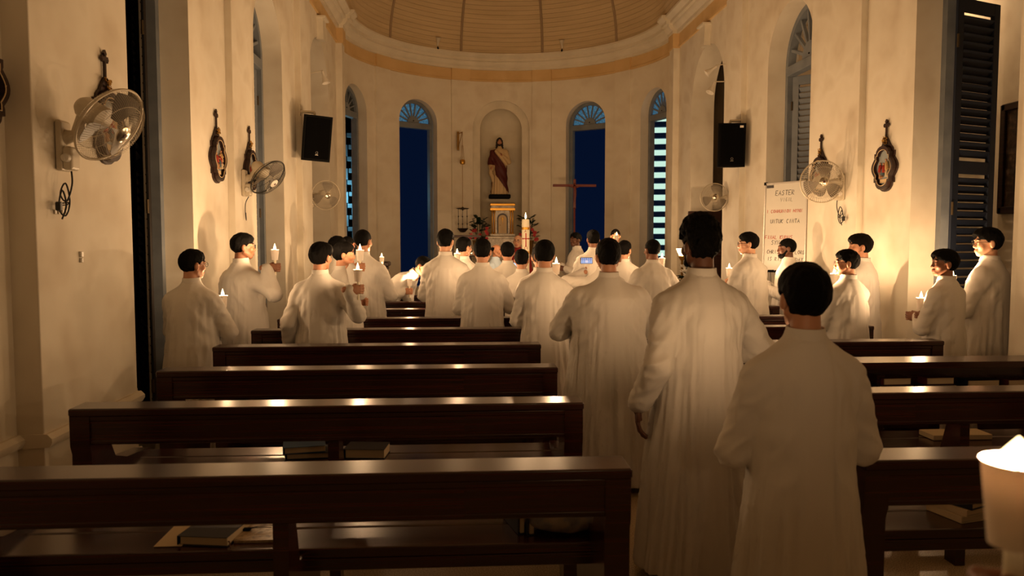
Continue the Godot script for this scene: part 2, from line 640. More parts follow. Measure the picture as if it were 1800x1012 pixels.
func arc_box(ms: Mesher, a0: float, a1: float, y0: float, y1: float, r0: float, r1: float, n := 6) -> void:   # degrees from the axis
	var xf := Transform3D(Basis(), Vector3(CX, 0, AZ))
	var f := func(a: float) -> float: return deg_to_rad(a - 90.0)
	ms.lathe([Vector2(r0, y0), Vector2(r0, y1)], n, xf, f.call(a0), f.call(a1), true)
	ms.lathe([Vector2(r1, y1), Vector2(r0, y1)], n, xf, f.call(a0), f.call(a1))
	ms.lathe([Vector2(r0, y0), Vector2(r1, y0)], n, xf, f.call(a0), f.call(a1))
	for a in [a0, a1]:
		var t: float = f.call(a)
		var d := Vector3(cos(t), 0, sin(t))
		var nn := Vector3(-sin(t), 0, cos(t)) * (-1.0 if a == a0 else 1.0)
		ms.face(xf * (d * r0 + Vector3(0, y0, 0)), xf * (d * r1 + Vector3(0, y0, 0)), xf * (d * r1 + Vector3(0, y1, 0)), xf * (d * r0 + Vector3(0, y1, 0)), nn)

func straight_profile(ms: Mesher, prof: Array, d0: float, d1: float, left: bool) -> void:   # (projection, height) along a side wall
	var poly := PackedVector2Array()
	for p in prof: poly.append(Vector2((WL + p.x) if left else (WR - p.x), p.y))
	ms.extrude(poly, d1 - d0, Transform3D(Basis(), Vector3(0, 0, -d1)))

func ring_profile(ms: Mesher, prof: Array, a0 := -90.0, a1 := 90.0, n := 48) -> void:
	var pr := []
	for p in prof: pr.append(Vector2(AR - p.x, p.y))
	pr.append(pr[0])
	ms.lathe(pr, n, Transform3D(Basis(), Vector3(CX, 0, AZ)), deg_to_rad(a0 - 90.0), deg_to_rad(a1 - 90.0), true)

func shell() -> void:
	var opens := [{c = 6.38, r = 0.69, spring = 4.0, sill = 0.0}, {c = 9.9, r = 0.70, spring = 4.0, sill = 0.12}, {c = 13.3, r = 0.90, spring = 4.08, sill = 0.0}]
	var ms := Mesher.new()
	arched_wall(ms, left_map, -5.0, 15.3, -0.2, 6.2, opens, 0.42, 0.8)
	struct("wall_left", ms, M.plaster, "long cream plaster side wall with arched openings, left of the pews", "wall")
	ms = Mesher.new()
	arched_wall(ms, right_map, -5.0, 15.3, -0.2, 6.2, opens, 0.42, 0.8)
	struct("wall_right", ms, M.plaster, "long cream plaster side wall with arched openings, behind the whiteboard", "wall")
	ms = Mesher.new()
	var ao := []
	for a in [-72.0, -36.0, 36.0, 72.0]: ao.append({c = deg_to_rad(a) * AR, r = 0.51, spring = 4.32, sill = 0.55})
	ao.append({c = 0.0, r = 0.68, spring = 4.25, sill = 1.15})
	arched_wall(ms, apse_map, -PI / 2 * AR, PI / 2 * AR, -0.2, 6.2, ao, 0.40, 0.12)
	struct("wall_apse", ms, M.plaster, "rounded cream apse wall with tall arched windows and central niche", "wall")
	ms = Mesher.new()
	ms.box(Vector3(CX, 4.0, 5.2), Vector3(8.0, 9.0, 0.4), 0.0)
	struct("wall_rear", ms, M.plaster, "plain cream wall at the back of the chapel", "wall")
	ms = Mesher.new()
	ms.box(Vector3(CX, -0.1, -5.2), Vector3(7.4, 0.2, 21.0), 0.0)
	struct("floor", ms, M.floor, "speckled beige terrazzo floor between the pews", "floor")
	# raised floor of the sanctuary, rounded like the apse, with one step before it
	ms = Mesher.new()
	var poly := PackedVector2Array([Vector2(WL - 0.2, 14.4), Vector2(WR + 0.2, 14.4)])
	for j in 25: poly.append(Vector2(CX + 3.5 * cos(PI * j / 24.0), 15.3 + 3.5 * sin(PI * j / 24.0)))
	ms.extrude(poly, 0.5, Transform3D(Basis(Vector3(1, 0, 0), Vector3(0, 0, -1), Vector3(0, 1, 0)), Vector3(0, -0.2, 0)))
	ms.box(Vector3(CX, 0.075, -14.25), Vector3(6.6, 0.15, 0.32), 0.01)
	struct("floor_sanctuary", ms, M.marble, "raised sanctuary floor and step before the apse", "floor")
	# vault and half dome, with plank joints
	var prof := []
	var pts := 46
	for j in pts:
		var a := PI / 2 * j / pts
		var b := PI / 2 * (j + 0.93) / pts
		var c := PI / 2 * (j + 0.965) / pts
		prof.append(Vector2(3.05 * cos(a), 5.93 + 2.9 * sin(a)))
		prof.append(Vector2(3.05 * cos(b), 5.93 + 2.9 * sin(b)))
		prof.append(Vector2(3.063 * cos(c), 5.93 + 2.913 * sin(c)))
	prof.append(Vector2(0.0, 8.83))
	ms = Mesher.new()
	ms.lathe(prof, 40, Transform3D(Basis(), Vector3(CX, 0, AZ)), -PI, 0.0, true)
	ms.lathe([Vector2(3.7, 5.9), Vector2(3.6, 7.4), Vector2(2.6, 8.8), Vector2(0, 9.3)], 30, Transform3D(Basis(), Vector3(CX, 0, AZ)), -PI, 0.0)
	var vault := PackedVector2Array()
	for p in prof: vault.append(Vector2(CX + p.x, p.y))
	for j in range(prof.size() - 2, -1, -1): vault.append(Vector2(CX - prof[j].x, prof[j].y))
	for p in [Vector2(CX - 3.7, 5.93), Vector2(CX - 3.6, 7.6), Vector2(CX - 2, 9.2), Vector2(CX + 2, 9.2), Vector2(CX + 3.6, 7.6), Vector2(CX + 3.7, 5.93)]: vault.append(p)
	ms.extrude(vault, 20.3, Transform3D(Basis(), Vector3(CX - CX, 0, AZ)))
	struct("ceiling", ms, M.ceiling, "tan boarded vault and half dome over the apse", "ceiling")
	var k := 0
	for a in [-54.0, -18.0, 18.0, 54.0]:
		ms = Mesher.new()
		var path := []
		for j in 14:
			var t := PI / 2 * j / 14.0
			path.append(Vector3(CX + 3.045 * cos(t) * sin(deg_to_rad(a)), 5.93 + 2.895 * sin(t), AZ - 3.045 * cos(t) * cos(deg_to_rad(a))))
		ms.tube(path, 0.028, 8)
		k += 1
		struct("trim_%d" % k, ms, M.rib)
	# entablature: ochre band and moulded cornice
	var band := [Vector2(0, 5.36), Vector2(0.035, 5.36), Vector2(0.035, 5.40), Vector2(0.02, 5.41), Vector2(0.02, 5.62), Vector2(0, 5.62)]
	ms = Mesher.new()
	ring_profile(ms, band)
	straight_profile(ms, band, -5.0, 15.3, true)
	straight_profile(ms, band, -5.0, 15.3, false)
	for a in [-54.0, -17.0, 17.0, 54.0]: arc_box(ms, a - 4, a + 4, 5.355, 5.63, AR - 0.07, AR)
	for s in [0, 1]: ms.box(Vector3(WL + 0.06 if s == 0 else WR - 0.06, 5.49, -15.2), Vector3(0.16, 0.29, 0.34), 0.006)
	struct("trim_5", ms, M.ochre, "ochre painted band running under the white cornice", "trim")
	var corn := [Vector2(0, 5.62), Vector2(0.07, 5.62), Vector2(0.07, 5.68), Vector2(0.11, 5.70), Vector2(0.15, 5.76), Vector2(0.15, 5.79), Vector2(0.20, 5.80), Vector2(0.20, 5.86), Vector2(0.24, 5.875), Vector2(0.27, 5.91), Vector2(0.29, 5.92), Vector2(0.29, 5.96), Vector2(0, 5.98)]
	ms = Mesher.new()
	ring_profile(ms, corn)
	straight_profile(ms, corn, -5.0, 15.3, true)
	straight_profile(ms, corn, -5.0, 15.3, false)
	for s in [0, 1]:
		var p2 := PackedVector2Array()
		for p in corn: p2.append(Vector2((WL + p.x + (0.08 if p.x > 0.0 else 0.0)) if s == 0 else (WR - p.x - (0.08 if p.x > 0.0 else 0.0)), p.y))
		ms.extrude(p2, 0.36, Transform3D(Basis(), Vector3(0, 0, -15.38)))
	struct("trim_6", ms, M.cornice, "white moulded cornice curving round the apse", "cornice")
	# pilasters, dado rail and skirting
	ms = Mesher.new()
	for a in [-54.0, -17.0, 17.0, 54.0]: arc_box(ms, a - 4, a + 4, 0.3, 5.36, AR - 0.05, AR + 0.02)
	for s in [0, 1]:
		ms.box(Vector3(WL + 0.04 if s == 0 else WR - 0.04, 2.68, -15.2), Vector3(0.16, 5.36, 0.30), 0.008)
		for q in [[4.86, 1.2, 0.14], [8.485, 0.73, 0.07] if s == 0 else [8.53, 1.16, 0.07], [11.75, 0.7, 0.09]]:
			var w: float = q[2] + 0.04
			ms.box(Vector3(WL + q[2] - w / 2 if s == 0 else WR - q[2] + w / 2, 2.68, -q[0]), Vector3(w, 5.36, q[1]), 0.008)
	struct("trim_7", ms, M.plaster)
	ms = Mesher.new()
	var dado := [Vector2(-0.01, 0.52), Vector2(0.03, 0.53), Vector2(0.045, 0.555), Vector2(0.045, 0.575), Vector2(0.02, 0.60), Vector2(-0.01, 0.60)]
	var pil := []
	for p in dado: pil.append(p + Vector2(0.14, 0) if p.x > 0.0 else p)
	for s in [true, false]:
		for q in [[-5.0, 4.27], [5.47, 5.69], [7.07, 9.2], [10.6, 12.4]]:
			if q[1] > q[0]: straight_profile(ms, dado, q[0], q[1], s)
		straight_profile(ms, pil, 4.25, 5.47, s)
	struct("trim_8", ms, M.plaster)
	var base := [Vector2(-0.01, 0.0), Vector2(0.03, 0.0), Vector2(0.03, 0.17), Vector2(0.015, 0.21), Vector2(-0.01, 0.21)]
	pil = []
	for p in base: pil.append(p + Vector2(0.14, 0) if p.x > 0.0 else p)
	for s in [true, false]:
		ms = Mesher.new()
		for q in [[-5.0, 4.27], [5.47, 5.69], [7.07, 9.2], [10.6, 12.4]]: straight_profile(ms, base, q[0], q[1], s)
		straight_profile(ms, pil, 4.25, 5.47, s)
		struct("baseboard_left" if s else "baseboard_right", ms, M.plaster)
	# keystones over the two sanctuary arches
	k = 8
	for s in [0, 1]:
		ms = Mesher.new()
		var kp := PackedVector2Array([Vector2(-0.10, 4.95), Vector2(0.10, 4.95), Vector2(0.15, 5.30), Vector2(-0.15, 5.30)])
		ms.extrude(kp, 0.12, Transform3D(Basis(Vector3(0, 0, 1 if s else -1), Vector3.UP, Vector3(-1 if s else 1, 0, 0)), Vector3((WR + 0.02) if s else (WL - 0.02), 0, -13.3)))
		ms.box(Vector3(WL + 0.07 if s == 0 else WR - 0.07, 5.30, -13.3), Vector3(0.16, 0.04, 0.34), 0.006)
		k += 1
		struct("trim_%d" % k, ms, M.cornice)
	# niche behind the statue
	ms = Mesher.new()
	var nx := Transform3D(Basis(), apse_map(0, 0, 0.06))
	var ring := PackedVector2Array([Vector2(-0.68, 1.15)])
	for j in 21: ring.append(Vector2(-0.70 * cos(PI * j / 20.0), 4.25 + 0.70 * sin(PI * j / 20.0)))
	ring.append(Vector2(0.68, 1.15)); ring.append(Vector2(0.5, 1.15))
	for j in 21: ring.append(Vector2(0.5 * cos(PI * j / 20.0), 4.25 + 0.5 * sin(PI * j / 20.0)))
	ring.append(Vector2(-0.5, 1.15))
	ms.extrude(ring, -0.3, nx)
	var nprof := [Vector2(0.505, 1.1), Vector2(0.505, 4.25)]
	for j in range(1, 11): nprof.append(Vector2(0.505 * cos(PI / 2 * j / 10.0), 4.25 + 0.505 * sin(PI / 2 * j / 10.0)))
	ms.lathe(nprof, 24, Transform3D(Basis(Vector3(1, 0, 0), Vector3(0, 1, 0), Vector3(0, 0, 1.0)), apse_map(0, 0, 0.14)), -PI, 0.0, true)
	ms.box(apse_map(0, 1.08, 0.35), Vector3(1.5, 0.12, 1.1), 0.01)
	struct("wall_niche", ms, M.cornice, "round-headed white niche in the middle of the apse", "niche")

# frame, fanlight and shutters of one arched opening; local z looks into the room
func arched_opening(called: String, at: Transform3D, r: float, spring: float, sill: float, glass: Material, leaves: Array, label: String) -> void:
	var o := Node3D.new()
	o.name = called
	o.transform = at
	add_child(o)
	o.set_meta("kind", "structure")
	tag(o, label, "door" if called.begins_with("door") else "window")
	var fw := 0.075
	var ms := Mesher.new()
	var ring := PackedVector2Array([Vector2(-r, sill)])
	for j in 25: ring.append(Vector2(-r * cos(PI * j / 24.0), spring + r * sin(PI * j / 24.0)))
	ring.append(Vector2(r, sill)); ring.append(Vector2(r - fw, sill))
	for j in 25: ring.append(Vector2((r - fw) * cos(PI * j / 24.0), spring + (r - fw) * sin(PI * j / 24.0)))
	ring.append(Vector2(-r + fw, sill))
	ms.extrude(ring, 0.11)
	obj("frame", ms, M.bluegrey, o)
	ms = Mesher.new()
	ms.box(Vector3(0, spring - 0.06, 0.055), Vector3(2 * r - fw, 0.13, 0.13), 0.01)
	obj("transom", ms, M.bluegrey, o)
	ms = Mesher.new()
	var hub := PackedVector2Array()
	for j in 13: hub.append(Vector2(0.15 * r / 0.5 * cos(PI * j / 12.0), spring + 0.15 * r / 0.5 * sin(PI * j / 12.0)))
	ms.extrude(hub, 0.07, Transform3D(Basis(), Vector3(0, 0, 0.03)))
	obj("hub", ms, M.bluegrey, o)
	ms = Mesher.new()
	ms.ball(Vector3(0, spring + 0.045, 0.10), Vector3(0.018, 0.012, 0.012), 6, 8)
	obj("latch", ms, M.black, o)
	var n := 9
	for j in range(1, n):
		var a := PI * j / n
		var d := Vector3(cos(a), sin(a), 0)
		ms = Mesher.new()
		var len := (r - fw + 0.01) - 0.13 * r / 0.5
		ms.box(Vector3.ZERO, Vector3(len, 0.030 * r / 0.5, 0.05), 0.006, Transform3D(Basis(Vector3(0, 0, 1), a), Vector3(0, spring, 0.06) + d * (0.13 * r / 0.5 + len / 2)))
		obj("glazing_bar", ms, M.bluegrey, o)
	if glass != null:
		for j in n:
			var pg := PackedVector2Array()
			for q in 4: pg.append(Vector2(cos(PI * (j + 1 - q / 3.0) / n), sin(PI * (j + 1 - q / 3.0) / n)) * 0.14 * r / 0.5 + Vector2(0, spring))
			for q in 5: pg.append(Vector2(cos(PI * (j + q / 4.0) / n), sin(PI * (j + q / 4.0) / n)) * (r - fw + 0.005) + Vector2(0, spring))
			ms = Mesher.new()
			ms.extrude(pg, 0.006, Transform3D(Basis(), Vector3(0, 0, 0.045)))
			obj("pane", ms, glass, o)
	for l in leaves:      # [side, angle in degrees, material]: hinged at the side, opening outwards
		var s: float = l[0]
		var w := r - fw
		var h := spring - 0.13 - sill
		var lf := Node3D.new()
		lf.name = "shutter"
		lf.transform = Transform3D(Basis(Vector3.UP, deg_to_rad(-l[1]) * s), Vector3(s * (r - fw), sill, 0.03))
		o.add_child(lf, true)
		var m2: Material = l[2]
		ms = Mesher.new()
		for x in [0.045, w - 0.045]: ms.box(Vector3(-s * x, h / 2, 0), Vector3(0.09, h, 0.045), 0.006)
		var rails := [0.06, h * 0.27, h * 0.60, h - 0.06]
		for y in rails: ms.box(Vector3(-s * w / 2, y, 0), Vector3(w - 0.1, 0.12, 0.04), 0.006)
		obj("rail", ms, m2, lf)
		for q in 3:
			var y: float = rails[q] + 0.09
			var ya: float = rails[q + 1] - 0.09
			var cnt := int((ya - y) / 0.075)
			var sm := Mesher.new()
			sm.box(Vector3.ZERO, Vector3(w - 0.18, 0.075, 0.012), 0.003, Transform3D(Basis(Vector3.RIGHT, deg_to_rad(35)), Vector3.ZERO))
			var shared := sm.mesh()
			shared.surface_set_material(0, m2)
			for j in cnt:
				var sl := MeshInstance3D.new()
				sl.name = "slat"
				sl.mesh = shared
				sl.position = Vector3(-s * w / 2, lerpf(y, ya, (j + 0.5) / cnt), 0)
				lf.add_child(sl, true)
		for y in [0.35, h * 0.5, h - 0.4]:
			ms = Mesher.new()
			ms.tube([Vector3(-s * 0.0, y - 0.06, 0.03), Vector3(0, y + 0.06, 0.03)], 0.012, 8)
			obj("hinge", ms, M.hinge, lf)

func openings() -> void:
	var yl := Basis(Vector3(0, 0, -1), Vector3.UP, Vector3(1, 0, 0))    # looks towards +x
	var yr := Basis(Vector3(0, 0, 1), Vector3.UP, Vector3(-1, 0, 0))
	# for the left wall local +x is the side away from the camera; for the right wall it is the near side
	arched_opening("door_1", Transform3D(yl, Vector3(WL - 0.36, 0, -6.38)), 0.69, 4.0, 0.0, null, [[1.0, 148.0, M.darkleaf], [-1.0, 95.0, M.darkleaf]], "dark open doorway with grey frame beside the man walking along the wall")
	arched_opening("window_1", Transform3D(yl, Vector3(WL - 0.36, 0, -9.9)), 0.70, 4.0, 0.12, null, [[1.0, 4.0, M.bluegrey], [-1.0, 4.0, M.bluegrey]], "grey arched window behind the man raising his candle")
	arched_opening("door_2", Transform3D(yr, Vector3(WR + 0.36, 0, -6.38)), 0.69, 4.0, 0.0, null, [[-1.0, 112.0, M.shutter], [1.0, 88.0, M.shutter]], "open doorway with blue louvred leaf behind the tall bespectacled man")
	arched_opening("window_2", Transform3D(yr, Vector3(WR + 0.36, 0, -9.9)), 0.70, 4.0, 0.12, null, [[-1.0, 42.0, M.bluegrey], [1.0, 6.0, M.bluegrey]], "grey arched window with louvred shutter above the whiteboard")
	var k := 2
	for a in [-72.0, -36.0, 36.0, 72.0]:
		k += 1
		var t := deg_to_rad(a)
		var b := Basis(Vector3(cos(t), 0, sin(t)), Vector3.UP, Vector3(-sin(t), 0, cos(t)))
		var lv: Array = []
		arched_opening("window_%d" % k, Transform3D(b, apse_map(t * AR, 0, 0.27)), 0.51, 4.32, 0.55, M.paneglow if a > -70 else M.panedim, lv,
			{-72.0: "narrow apse window showing pale blue breeze blocks", -36.0: "tall apse window open to navy night, between sanctuary lamp and breeze blocks", 36.0: "tall apse window open to navy night, behind the processional cross", 72.0: "narrow apse window showing a lit louvred building"}[a])

func outside() -> void:
	# a breeze-block screen lit by a cyan lamp beyond the far left window
	var o := thing("breeze_block_wall", "pale blue breeze-block screen wall seen through the leftmost apse window", "wall", Vector3(-3.35, 0, -20.6))
	o.rotation.y = 0.12
	var notch := Mesher.new()
	notch.box(Vector3(0.06, 0, 0), Vector3(0.17, 0.29, 0.16), 0.006)
	notch.box(Vector3(-0.07, 0.09, 0), Vector3(0.12, 0.11, 0.16), 0.006)
	var pm := mat(Color(0.62, 0.72, 0.76), 0.8)
	for r in 13:
		for c in 6:
			obj("block", notch, pm, o, Transform3D(Basis(), Vector3(-0.75 + c * 0.30 + (0.04 if r % 2 else 0.0), 0.6 + r * 0.305, 0)))
	var bk := Mesher.new()
	bk.box(Vector3(0, 2.4, -0.5), Vector3(2.4, 5.0, 0.08), 0.0)
	obj("backing", bk, M.black, o)
	var lamp := thing("outdoor_lamp", "small cyan lamp glowing beside the breeze-block screen", "lamp", Vector3(-3.42, 2.75, -20.47))
	var ms := Mesher.new()
	ms.box(Vector3.ZERO, Vector3(0.10, 0.32, 0.06), 0.02)
	var gm := mat(Color(0.6, 0.9, 1.0), 0.5)
	gm.emission_enabled = true
	gm.emission = Color(0.55, 0.95, 1.0)
	gm.emission_energy_multiplier = 1.6
	obj("lamp_tube", ms, gm, lamp)
	var l := OmniLight3D.new()
	l.position = Vector3(0.0, 0, 0.35)
	l.light_color = Color(0.60, 0.90, 1.0)
	l.light_energy = 0.9
	l.omni_range = 12.0
	l.omni_attenuation = 2.0
	l.light_size = 0.05
	l.shadow_enabled = true
	lamp.add_child(l)
	# a neighbouring building with lit louvred windows beyond the far right window
	o = thing("louvred_building", "neighbouring building front with pale lit louvre strips, seen through the rightmost apse window", "building", Vector3(5.75, 0, -21.0))
	o.rotation.y = -0.2
	var lit := mat(Color(0.8, 0.9, 0.85), 0.4)
	lit.emission_enabled = true
	lit.emission = Color(0.80, 0.95, 0.86)
	lit.emission_energy_multiplier = 0.95
	var dk := mat(Color(0.22, 0.42, 0.66), 0.5)
	for r in 17:
		ms = Mesher.new()
		ms.box(Vector3(0, 0.5 + r * 0.305, 0), Vector3(1.9, 0.15, 0.20), 0.05)
		obj("slat", ms, dk, o)
		ms = Mesher.new()
		ms.box(Vector3(0.0, 0.655 + r * 0.305, -0.1), Vector3(1.8, 0.16, 0.03), 0.005)
		obj("lit_window_strip", ms, lit, o)
	for x in [-0.9, 0.28, 0.9]:
		ms = Mesher.new()
		ms.box(Vector3(x, 2.9, 0.06), Vector3(0.10, 5.4, 0.16), 0.01)
		obj("mullion", ms, dk, o)
	ms = Mesher.new()
	ms.box(Vector3(0, 2.9, -0.4), Vector3(2.4, 6.0, 0.2), 0.0)
	obj("backing", ms, M.black, o)
	# verandas on both sides
	ms = Mesher.new()
	ms.box(Vector3(6.75, 2.4, -8.0), Vector3(0.2, 5.2, 10.0), 0.0)
	struct("wall_veranda_right", ms, M.plaster, "tan veranda wall seen through the open doorway", "wall")
	ms = Mesher.new()
	ms.box(Vector3(5.6, -0.1, -8.0), Vector3(2.1, 0.2, 10.0), 0.0)
	ms.box(Vector3(5.6, 4.9, -8.0), Vector3(2.1, 0.15, 10.0), 0.0)
	struct("floor_veranda_right", ms, M.floor)
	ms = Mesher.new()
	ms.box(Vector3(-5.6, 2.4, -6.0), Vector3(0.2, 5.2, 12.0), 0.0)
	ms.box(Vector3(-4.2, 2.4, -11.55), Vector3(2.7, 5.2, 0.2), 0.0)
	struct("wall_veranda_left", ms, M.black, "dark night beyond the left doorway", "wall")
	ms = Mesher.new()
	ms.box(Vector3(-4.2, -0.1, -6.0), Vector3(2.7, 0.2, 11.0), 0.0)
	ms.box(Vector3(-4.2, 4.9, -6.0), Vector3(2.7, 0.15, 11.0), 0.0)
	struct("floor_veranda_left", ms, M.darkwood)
	# side chapels behind the two sanctuary arches
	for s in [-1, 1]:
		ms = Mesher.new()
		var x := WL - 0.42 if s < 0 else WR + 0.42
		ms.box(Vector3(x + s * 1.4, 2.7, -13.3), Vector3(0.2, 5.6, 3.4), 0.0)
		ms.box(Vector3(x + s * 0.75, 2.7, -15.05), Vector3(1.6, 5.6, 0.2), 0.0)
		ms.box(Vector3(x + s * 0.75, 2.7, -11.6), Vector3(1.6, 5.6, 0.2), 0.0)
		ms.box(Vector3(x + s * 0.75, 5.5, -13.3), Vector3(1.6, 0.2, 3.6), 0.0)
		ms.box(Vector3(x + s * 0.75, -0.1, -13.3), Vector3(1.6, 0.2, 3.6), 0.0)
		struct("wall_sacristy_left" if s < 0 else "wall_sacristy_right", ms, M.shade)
	lamp = thing("veranda_lamp", "small warm lamp under the veranda roof beyond the blue leaf", "lamp", Vector3(5.9, 4.75, -10.2))
	ms = Mesher.new()
	ms.box(Vector3(0, 0.035, 0), Vector3(0.14, 0.07, 0.14), 0.01)
	obj("lamp_base", ms, M.white, lamp)
	ms = Mesher.new()
	ms.ball(Vector3(0, -0.04, 0), Vector3.ONE * 0.05, 8, 12)
	obj("bulb", ms, M.flame, lamp)
	l = OmniLight3D.new()
	l.position = Vector3(0, -0.04, 0)
	l.light_color = FLAME
	l.light_energy = 1.0
	l.omni_range = 12.0
	l.omni_attenuation = 2.0
	l.light_size = 0.04
	l.shadow_enabled = true
	lamp.add_child(l)
	# framed picture on the veranda wall
	var f := thing("framed_picture", "large dark wooden picture frame hung on the veranda wall", "picture", Vector3(6.65, 2.0, -8.75))
	ms = Mesher.new()
	for y in [0.0, 1.25]: ms.box(Vector3(-0.03, y, 0), Vector3(0.06, 0.09, 0.95), 0.012)
	for z in [-0.45, 0.45]: ms.box(Vector3(-0.03, 0.625, z), Vector3(0.06, 1.33, 0.09), 0.012)
	obj("frame", ms, M.darkwood, f)
	ms = Mesher.new()
	ms.box(Vector3(-0.015, 0.625, 0), Vector3(0.02, 1.2, 0.86), 0.0)
	obj("picture", ms, tri_map(mat(Color.WHITE, 0.5), noise_tex(0.02, [[0.0, Color(0.10, 0.08, 0.06)], [0.5, Color(0.25, 0.18, 0.12)], [1.0, Color(0.45, 0.36, 0.26)]], 31, 256), Vector3.ONE * 1.5), f)

# ---------------------------------------------------------------- furniture
func pew(x0: float, x1: float, d: float, label: String, group: String, shelf := false) -> Node3D:
	var o := thing("pew", label, "pew", Vector3((x0 + x1) / 2, 0, -d), group)
	var w := x1 - x0
	var ms := Mesher.new()
	if shelf:
		ms.box(Vector3(0, 0.882, 0.055), Vector3(w, 0.036, 0.11), 0.007)
		var p := PackedVector2Array([Vector2(-w / 2 + 0.72, 0.10), Vector2(w / 2, 0.10), Vector2(w / 2, 0.24), Vector2(-w / 2 + 0.80, 0.24)])
		ms.extrude(p, 0.036, Transform3D(Basis(Vector3(1, 0, 0), Vector3(0, 0, 1), Vector3(0, -1, 0)), Vector3(0, 0.90, 0)))
	else:
		ms.box(Vector3(0, 0.882, 0.08), Vector3(w, 0.036, 0.16), 0.007)
	obj("top_ledge", ms, M.wood, o)
	ms = Mesher.new()
	if shelf:
		ms.box(Vector3(0, 0.78, 0.03), Vector3(w - 0.02, 0.17, 0.028), 0.004)
	else:
		ms.box(Vector3(0, 0.852, 0.128), Vector3(w - 0.015, 0.026, 0.034), 0.006)
		ms.box(Vector3(0, 0.795, 0.125), Vector3(w - 0.02, 0.115, 0.028), 0.004)
		ms.box(Vector3(0, 0.745, 0.125), Vector3(w - 0.02, 0.022, 0.036), 0.006)
	obj("backrest", ms, M.wood, o)
	if shelf:
		ms = Mesher.new()
		ms.box(Vector3(0.3, 0.70, 0.13), Vector3(w - 0.62, 0.028, 0.26), 0.004)
		obj("book_shelf", ms, M.wood, o)
	ms = Mesher.new()
	ms.box(Vector3(0, 0.52, -0.235), Vector3(w - 0.09, 0.04, 0.20), 0.007)
	obj("seat_board", ms, M.wood, o)
	ms = Mesher.new()
	ms.box(Vector3(0, 0.52, -0.425), Vector3(w - 0.09, 0.04, 0.17), 0.010)
	obj("seat_board", ms, M.wood, o)
	ms = Mesher.new()
	ms.box(Vector3(0, 0.477, -0.155), Vector3(w - 0.12, 0.046, 0.03), 0.004)
	ms.box(Vector3(0, 0.13, -0.18), Vector3(w - 0.12, 0.07, 0.03), 0.004)
	obj("stretcher", ms, M.wood, o)
	var side := PackedVector2Array([Vector2(0.135, 0.0), Vector2(0.135, 0.69), Vector2(0.15, 0.73), Vector2(0.15, 0.865), Vector2(0.0, 0.865), Vector2(-0.02, 0.75), Vector2(-0.10, 0.62), Vector2(-0.22, 0.58), Vector2(-0.50, 0.55), Vector2(-0.52, 0.50), Vector2(-0.50, 0.40), Vector2(-0.46, 0.20), Vector2(-0.50, 0.06), Vector2(-0.50, 0.0), Vector2(-0.40, 0.0), Vector2(-0.36, 0.10), Vector2(-0.05, 0.10), Vector2(0.0, 0.0)])
	for s in [-1, 1]:
		ms = Mesher.new()
		# x of the outline runs along the pew's depth
		ms.extrude(side, 0.085, Transform3D(Basis(Vector3(0, 0, 1), Vector3.UP, Vector3(-1, 0, 0)), Vector3(s * (w / 2 - 0.045) + 0.042, 0, 0)))
		obj("end_panel", ms, M.wood, o)
	ms = Mesher.new()
	ms.extrude(PackedVector2Array([Vector2(0.11, 0.0), Vector2(0.11, 0.80), Vector2(0.03, 0.80), Vector2(-0.06, 0.53), Vector2(-0.44, 0.50), Vector2(-0.40, 0.0), Vector2(-0.30, 0.0), Vector2(-0.28, 0.35), Vector2(0.02, 0.35), Vector2(0.02, 0.0)]), 0.05, Transform3D(Basis(Vector3(0, 0, 1), Vector3.UP, Vector3(-1, 0, 0)), Vector3(0.025, 0, 0)))
	obj("middle_support", ms, M.wood, o)
	return o

func book(at: Vector3, size: Vector3, turn: float, cover: Material, label: String, group := "", ribbon := false) -> Node3D:   # closed book lying flat, spine on its -x side
	var o := thing("book", label, "book", at, group)
	o.rotation.y = turn
	var ms := Mesher.new()
	ms.box(Vector3(0.004, size.y / 2, 0), Vector3(size.x - 0.012, size.y - 0.006, size.z - 0.012), 0.002)
	var pages := obj("pages", ms, M.pages, o)
	ms = Mesher.new()
	for y in [0.0015, size.y - 0.0015]: ms.box(Vector3(0, y, 0), Vector3(size.x, 0.003, size.z), 0.0012)
	ms.box(Vector3(-size.x / 2 + 0.002, size.y / 2, 0), Vector3(0.004, size.y, size.z), 0.0015)
	obj("cover", ms, cover, o)
	if ribbon:
		ms = Mesher.new()
		ms.tube([Vector3(size.x * 0.3, size.y * 0.5, size.z * 0.4), Vector3(size.x * 0.52, size.y * 0.5, size.z * 0.45), Vector3(size.x * 0.62, size.y * 0.2, size.z * 0.6)], 0.0025, 5)
		obj("ribbon", ms, M.redbook, pages)
	return o

